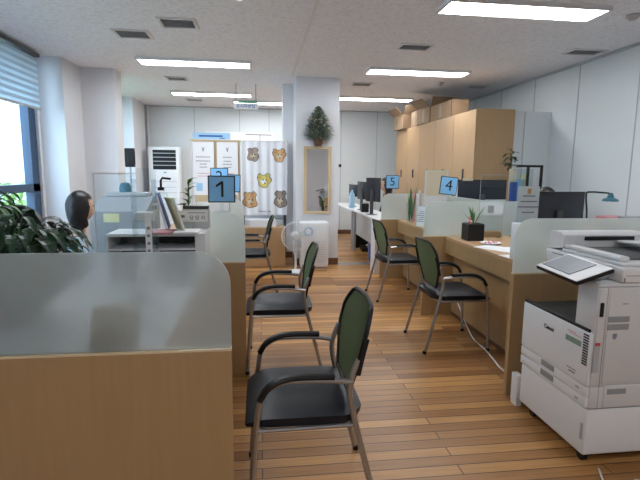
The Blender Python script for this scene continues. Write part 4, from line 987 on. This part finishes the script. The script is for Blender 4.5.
def office_chair(x, y, rz, h, label, m='black', w=0.22):
    t = thing('office_chair', label, 'office chair', (x, y, 0), rz)
    st = B()
    for k in range(5): a = k*2*math.pi/5; st.tube([(0, 0, 0.09), (0.28*math.cos(a), 0.28*math.sin(a), 0.06)], 0.02, 6)
    st.build('star_base', 'dark', t)
    for k in range(5):
        a = k*2*math.pi/5; B().tube([(0.28*math.cos(a)-0.01, 0.28*math.sin(a)-0.02, 0.027), (0.28*math.cos(a)+0.01, 0.28*math.sin(a)+0.02, 0.027)], 0.027, 10).build('caster', 'black', t)
    B().tube([(0, 0, 0.08), (0, 0, 0.42)], 0.025, 10).build('gas_lift', 'dark', t)
    B().box(-0.24, 0.24, -0.24, 0.24, 0.42, 0.50, 0.035, 3).build('seat', m, t, True)
    pol = [(-w*0.8, 0.55), (-w, 0.72), (-w, h-0.14)]+[(-w*math.cos(a*math.pi/10), h-0.14+0.14*math.sin(a*math.pi/10)) for a in range(1, 10)]+[(w, h-0.14), (w, 0.72), (w*0.8, 0.55)]
    B().prism(pol, 0, lambda u, v, s: Vector((-0.27+0.05*s-0.08*(v-0.5)+0.25*u*u, u, v))).build('backrest', m, t, True)
    B().tube([(-0.1, 0, 0.44), (-0.26, 0, 0.46), (-0.29, 0, 0.62)], 0.02, 8).build('back_support', 'dark', t)
    return t
office_chair(-1.37, 3.12, 1.57, 1.165, 'black office chair with rounded back top showing above the bushy plant', w=0.15)

# ================================================================ PEOPLE
def skin_obj(name, verts, edges, radii, m, parent, root=0, sub=2, join=None):
    me = bpy.data.meshes.new(name); me.from_pydata(verts, edges, [])
    o = bpy.data.objects.new(name, me); C.objects.link(o)
    md = o.modifiers.new('s', 'SKIN'); md.use_smooth_shade = True
    for i, r in enumerate(radii):
        me.skin_vertices[0].data[i].radius = (r, r) if not isinstance(r, tuple) else r
        me.skin_vertices[0].data[i].use_root = (i == root)
    s2 = o.modifiers.new('u', 'SUBSURF'); s2.levels = sub
    bpy.context.view_layer.update()
    m2 = bpy.data.meshes.new_from_object(o.evaluated_get(bpy.context.evaluated_depsgraph_get()))
    bpy.data.objects.remove(o); bpy.data.meshes.remove(me)
    return m2
def person(label, x, y, rz, hairlen, shirt, seat=0.46, lean=0.12, turn=0.0, sc=1.0):
    # local +x is the facing direction; sitting with forearms forward
    t = thing('person', label, 'person', (x, y, 0), rz)
    hp = seat+0.07; sh = hp+0.46; L = lean
    V, E, R = [], [], []
    def add(p, r, par=None):
        V.append(p); R.append(r)
        if par is not None: E.append((par, len(V)-1))
        return len(V)-1
    pel = add((0, 0, hp), (0.15, 0.11)); wa = add((L*0.3, 0, hp+0.17), (0.13, 0.10), pel); chst = add((L*0.8, 0, hp+0.34), (0.15, 0.11), wa)
    nb = add((L, 0, sh+0.02), (0.07, 0.07), chst); nk = add((L+0.01, 0, sh+0.10), (0.052, 0.052), nb); hb = add((L+0.02, 0, sh+0.17), (0.06, 0.06), nk)
    arms = []; legs = []
    for s in (-1, 1):
        a = add((L*0.9, s*0.16, sh-0.03), 0.055, chst); e = add((L+0.08, s*0.21, sh-0.27), 0.042, a); wr = add((L+0.30, s*0.12, sh-0.24), 0.027, e); pm = add((L+0.37, s*0.10, sh-0.24), (0.034, 0.017), wr)
        arms.append((a, e, wr, pm))
        th = add((0.02, s*0.09, hp-0.01), 0.09, pel); kn = add((0.42, s*0.11, hp-0.02), 0.06, th); an = add((0.40, s*0.11, 0.10), 0.036, kn); ft = add((0.50, s*0.12, 0.035), 0.032, an)
        legs.append((th, kn, an, ft))
    me = skin_obj('body', V, E, R, 'skin', t)
    b = B(); b.bm.from_mesh(me); bpy.data.meshes.remove(me)
    # fingers
    for s, ar in zip((-1, 1), arms):
        P0 = Vector(V[ar[3]])
        for k in range(4):
            y0 = (k-1.5)*0.018; ln = (0.062, 0.075, 0.070, 0.055)[k]
            b.tube([P0+Vector((-0.02, y0, 0)), P0+Vector((0.03, y0, 0.004)), P0+Vector((0.03+ln*0.55, y0, -0.006)), P0+Vector((0.03+ln, y0, -0.028))], [0.010, 0.007], 7)
        b.tube([P0+Vector((-0.035, -s*0.025, 0)), P0+Vector((0.0, -s*0.05, -0.004)), P0+Vector((0.03, -s*0.055, -0.014))], [0.012, 0.008], 7)
    # head
    hc = Vector((L+0.035, 0, sh+0.265)); hv = []
    vs = b.ball((0, 0, 0), 1, sub=4)
    for v in vs:
        p = v.co.copy(); q = Vector((p.x*0.095, p.y*0.075, p.z*0.115))
        if p.z < 0: q.x += 0.012*(-p.z)*(1 if p.x > 0 else 0.3); q.y *= 1-0.22*(-p.z)**1.5
        if p.x > 0.6 and abs(p.y) < 0.25:
            q.x += 0.024*math.exp(-((p.z+0.15)/0.16)**2)*math.exp(-(p.y/0.12)**2)          # nose
            q.x += 0.006*math.exp(-((p.z+0.50)/0.07)**2)*math.exp(-(p.y/0.2)**2)            # lips
        for sy in (-1, 1): q.x -= 0.010*math.exp(-((p.z-0.06)/0.12)**2-((p.y-sy*0.38)/0.16)**2)*(p.x > 0)
        v.co = hc+Matrix.Rotation(turn, 3, 'Z') @ q
    for sy in (-1, 1):
        e0 = hc+Matrix.Rotation(turn, 3, 'Z') @ Vector((-0.005, sy*0.076, -0.005)); b.ball(e0, 0.018, 0.010, 0.028)
    body = b.build('body', 'skin', t, True)
    ey = B()
    for sy in (-1, 1): ey.ball(hc+Matrix.Rotation(turn, 3, 'Z') @ Vector((0.081, sy*0.030, 0.008)), 0.008, 0.012, 0.006)
    ey.build('eyes', 'ink', body, True)
    mo = B(); mo.ball(hc+Matrix.Rotation(turn, 3, 'Z') @ Vector((0.098, 0, -0.057)), 0.006, 0.022, 0.006); mo.build('lips', 'pink', body, True)
    # hair
    hb_ = B(); vs = hb_.ball((0, 0, 0), 1, sub=4); kill = []
    for v in vs:
        p = v.co.copy(); front = p.x > 0.35 and p.z < 0.45 and abs(p.y) < 0.86
        low = p.z < -0.15 and p.x > -0.0 and hairlen < 0.05
        if front or (p.z < -0.8 and p.x > -0.3): kill.append(v)
        q = Vector((p.x*0.112-0.008, p.y*0.093, p.z*0.130+0.006))
        if p.z < 0: q.z += p.z*hairlen*2.2; q.y *= 1+0.12*(-p.z)
        q += 0.002*Vector((math.sin(p.y*60), math.sin(p.x*50), 0)); v.co = hc+Matrix.Rotation(turn, 3, 'Z') @ q
    bmesh.ops.delete(hb_.bm, geom=kill, context='VERTS')
    bmesh.ops.solidify(hb_.bm, geom=hb_.bm.faces[:], thickness=0.006)
    hb_.build('hair', 'hair', body, True)
    # shirt and trousers
    idx = [pel, wa, chst, nb]; vv = [V[pel], V[wa], V[chst], (L, 0, sh+0.045)]; ee = [(0, 1), (1, 2), (2, 3)]; rr = [(0.165, 0.125), (0.148, 0.118), (0.168, 0.128), (0.072, 0.072)]
    for a, e, wr, pm in arms:
        n = len(vv); vv += [V[a], V[e], tuple(Vector(V[e]).lerp(Vector(V[wr]), 0.85))]; ee += [(2, n), (n, n+1), (n+1, n+2)]; rr += [0.072, 0.056, 0.042]
    m2 = skin_obj('shirt', vv, ee, rr, shirt, t); o = bpy.data.objects.new('shirt', m2); C.objects.link(o); o.parent = body; m2.materials.clear(); m2.materials.append(M[shirt])
    vv = [V[pel]]; ee = []; rr = [(0.158, 0.122)]
    for th, kn, an, ft in legs:
        n = len(vv); vv += [V[th], V[kn], V[an]]; ee += [(0, n), (n, n+1), (n+1, n+2)]; rr += [0.10, 0.074, 0.056]
    m2 = skin_obj('trousers', vv, ee, rr, 'trouser', t); o = bpy.data.objects.new('trousers', m2); C.objects.link(o); o.parent = body; m2.materials.clear(); m2.materials.append(M['trouser'])
    sh_ = B()
    for th, kn, an, ft in legs: q = Vector(V[ft]); sh_.box(q.x-0.15, q.x+0.09, q.y-0.042, q.y+0.042, 0, 0.075, 0.025, 3)
    sh_.build('shoes', 'black', body, True)
    return t
def stool(x, y, rz, label): return office_chair(x, y, rz, 0.86, label)
person('seated person with dark hair and pale blue shirt behind the bushy plant', -1.47, 3.74, 0.25, 0.05, 'shirt', seat=0.38, lean=0.10, turn=0.35).scale = (0.92, 0.92, 0.92)
person('seated person with long dark hair and black clothes beside the number 5 sign', 2.33, 7.95, math.pi-0.1, 0.09, 'shirtd', seat=0.36, lean=0.14)
person('seated person mostly hidden behind the large dark monitor', 2.80, 4.52, -math.pi/2, 0.04, 'shirtd', seat=0.31, lean=0.16)
stool(2.80, 4.56, -math.pi/2, 'low backed office chair under the person behind the large dark monitor')
stool(2.37, 7.95, math.pi-0.1, 'low backed office chair under the person in black in the back room')
stool(-1.51, 3.73, 0.25, 'low backed office chair under the person in pale blue')
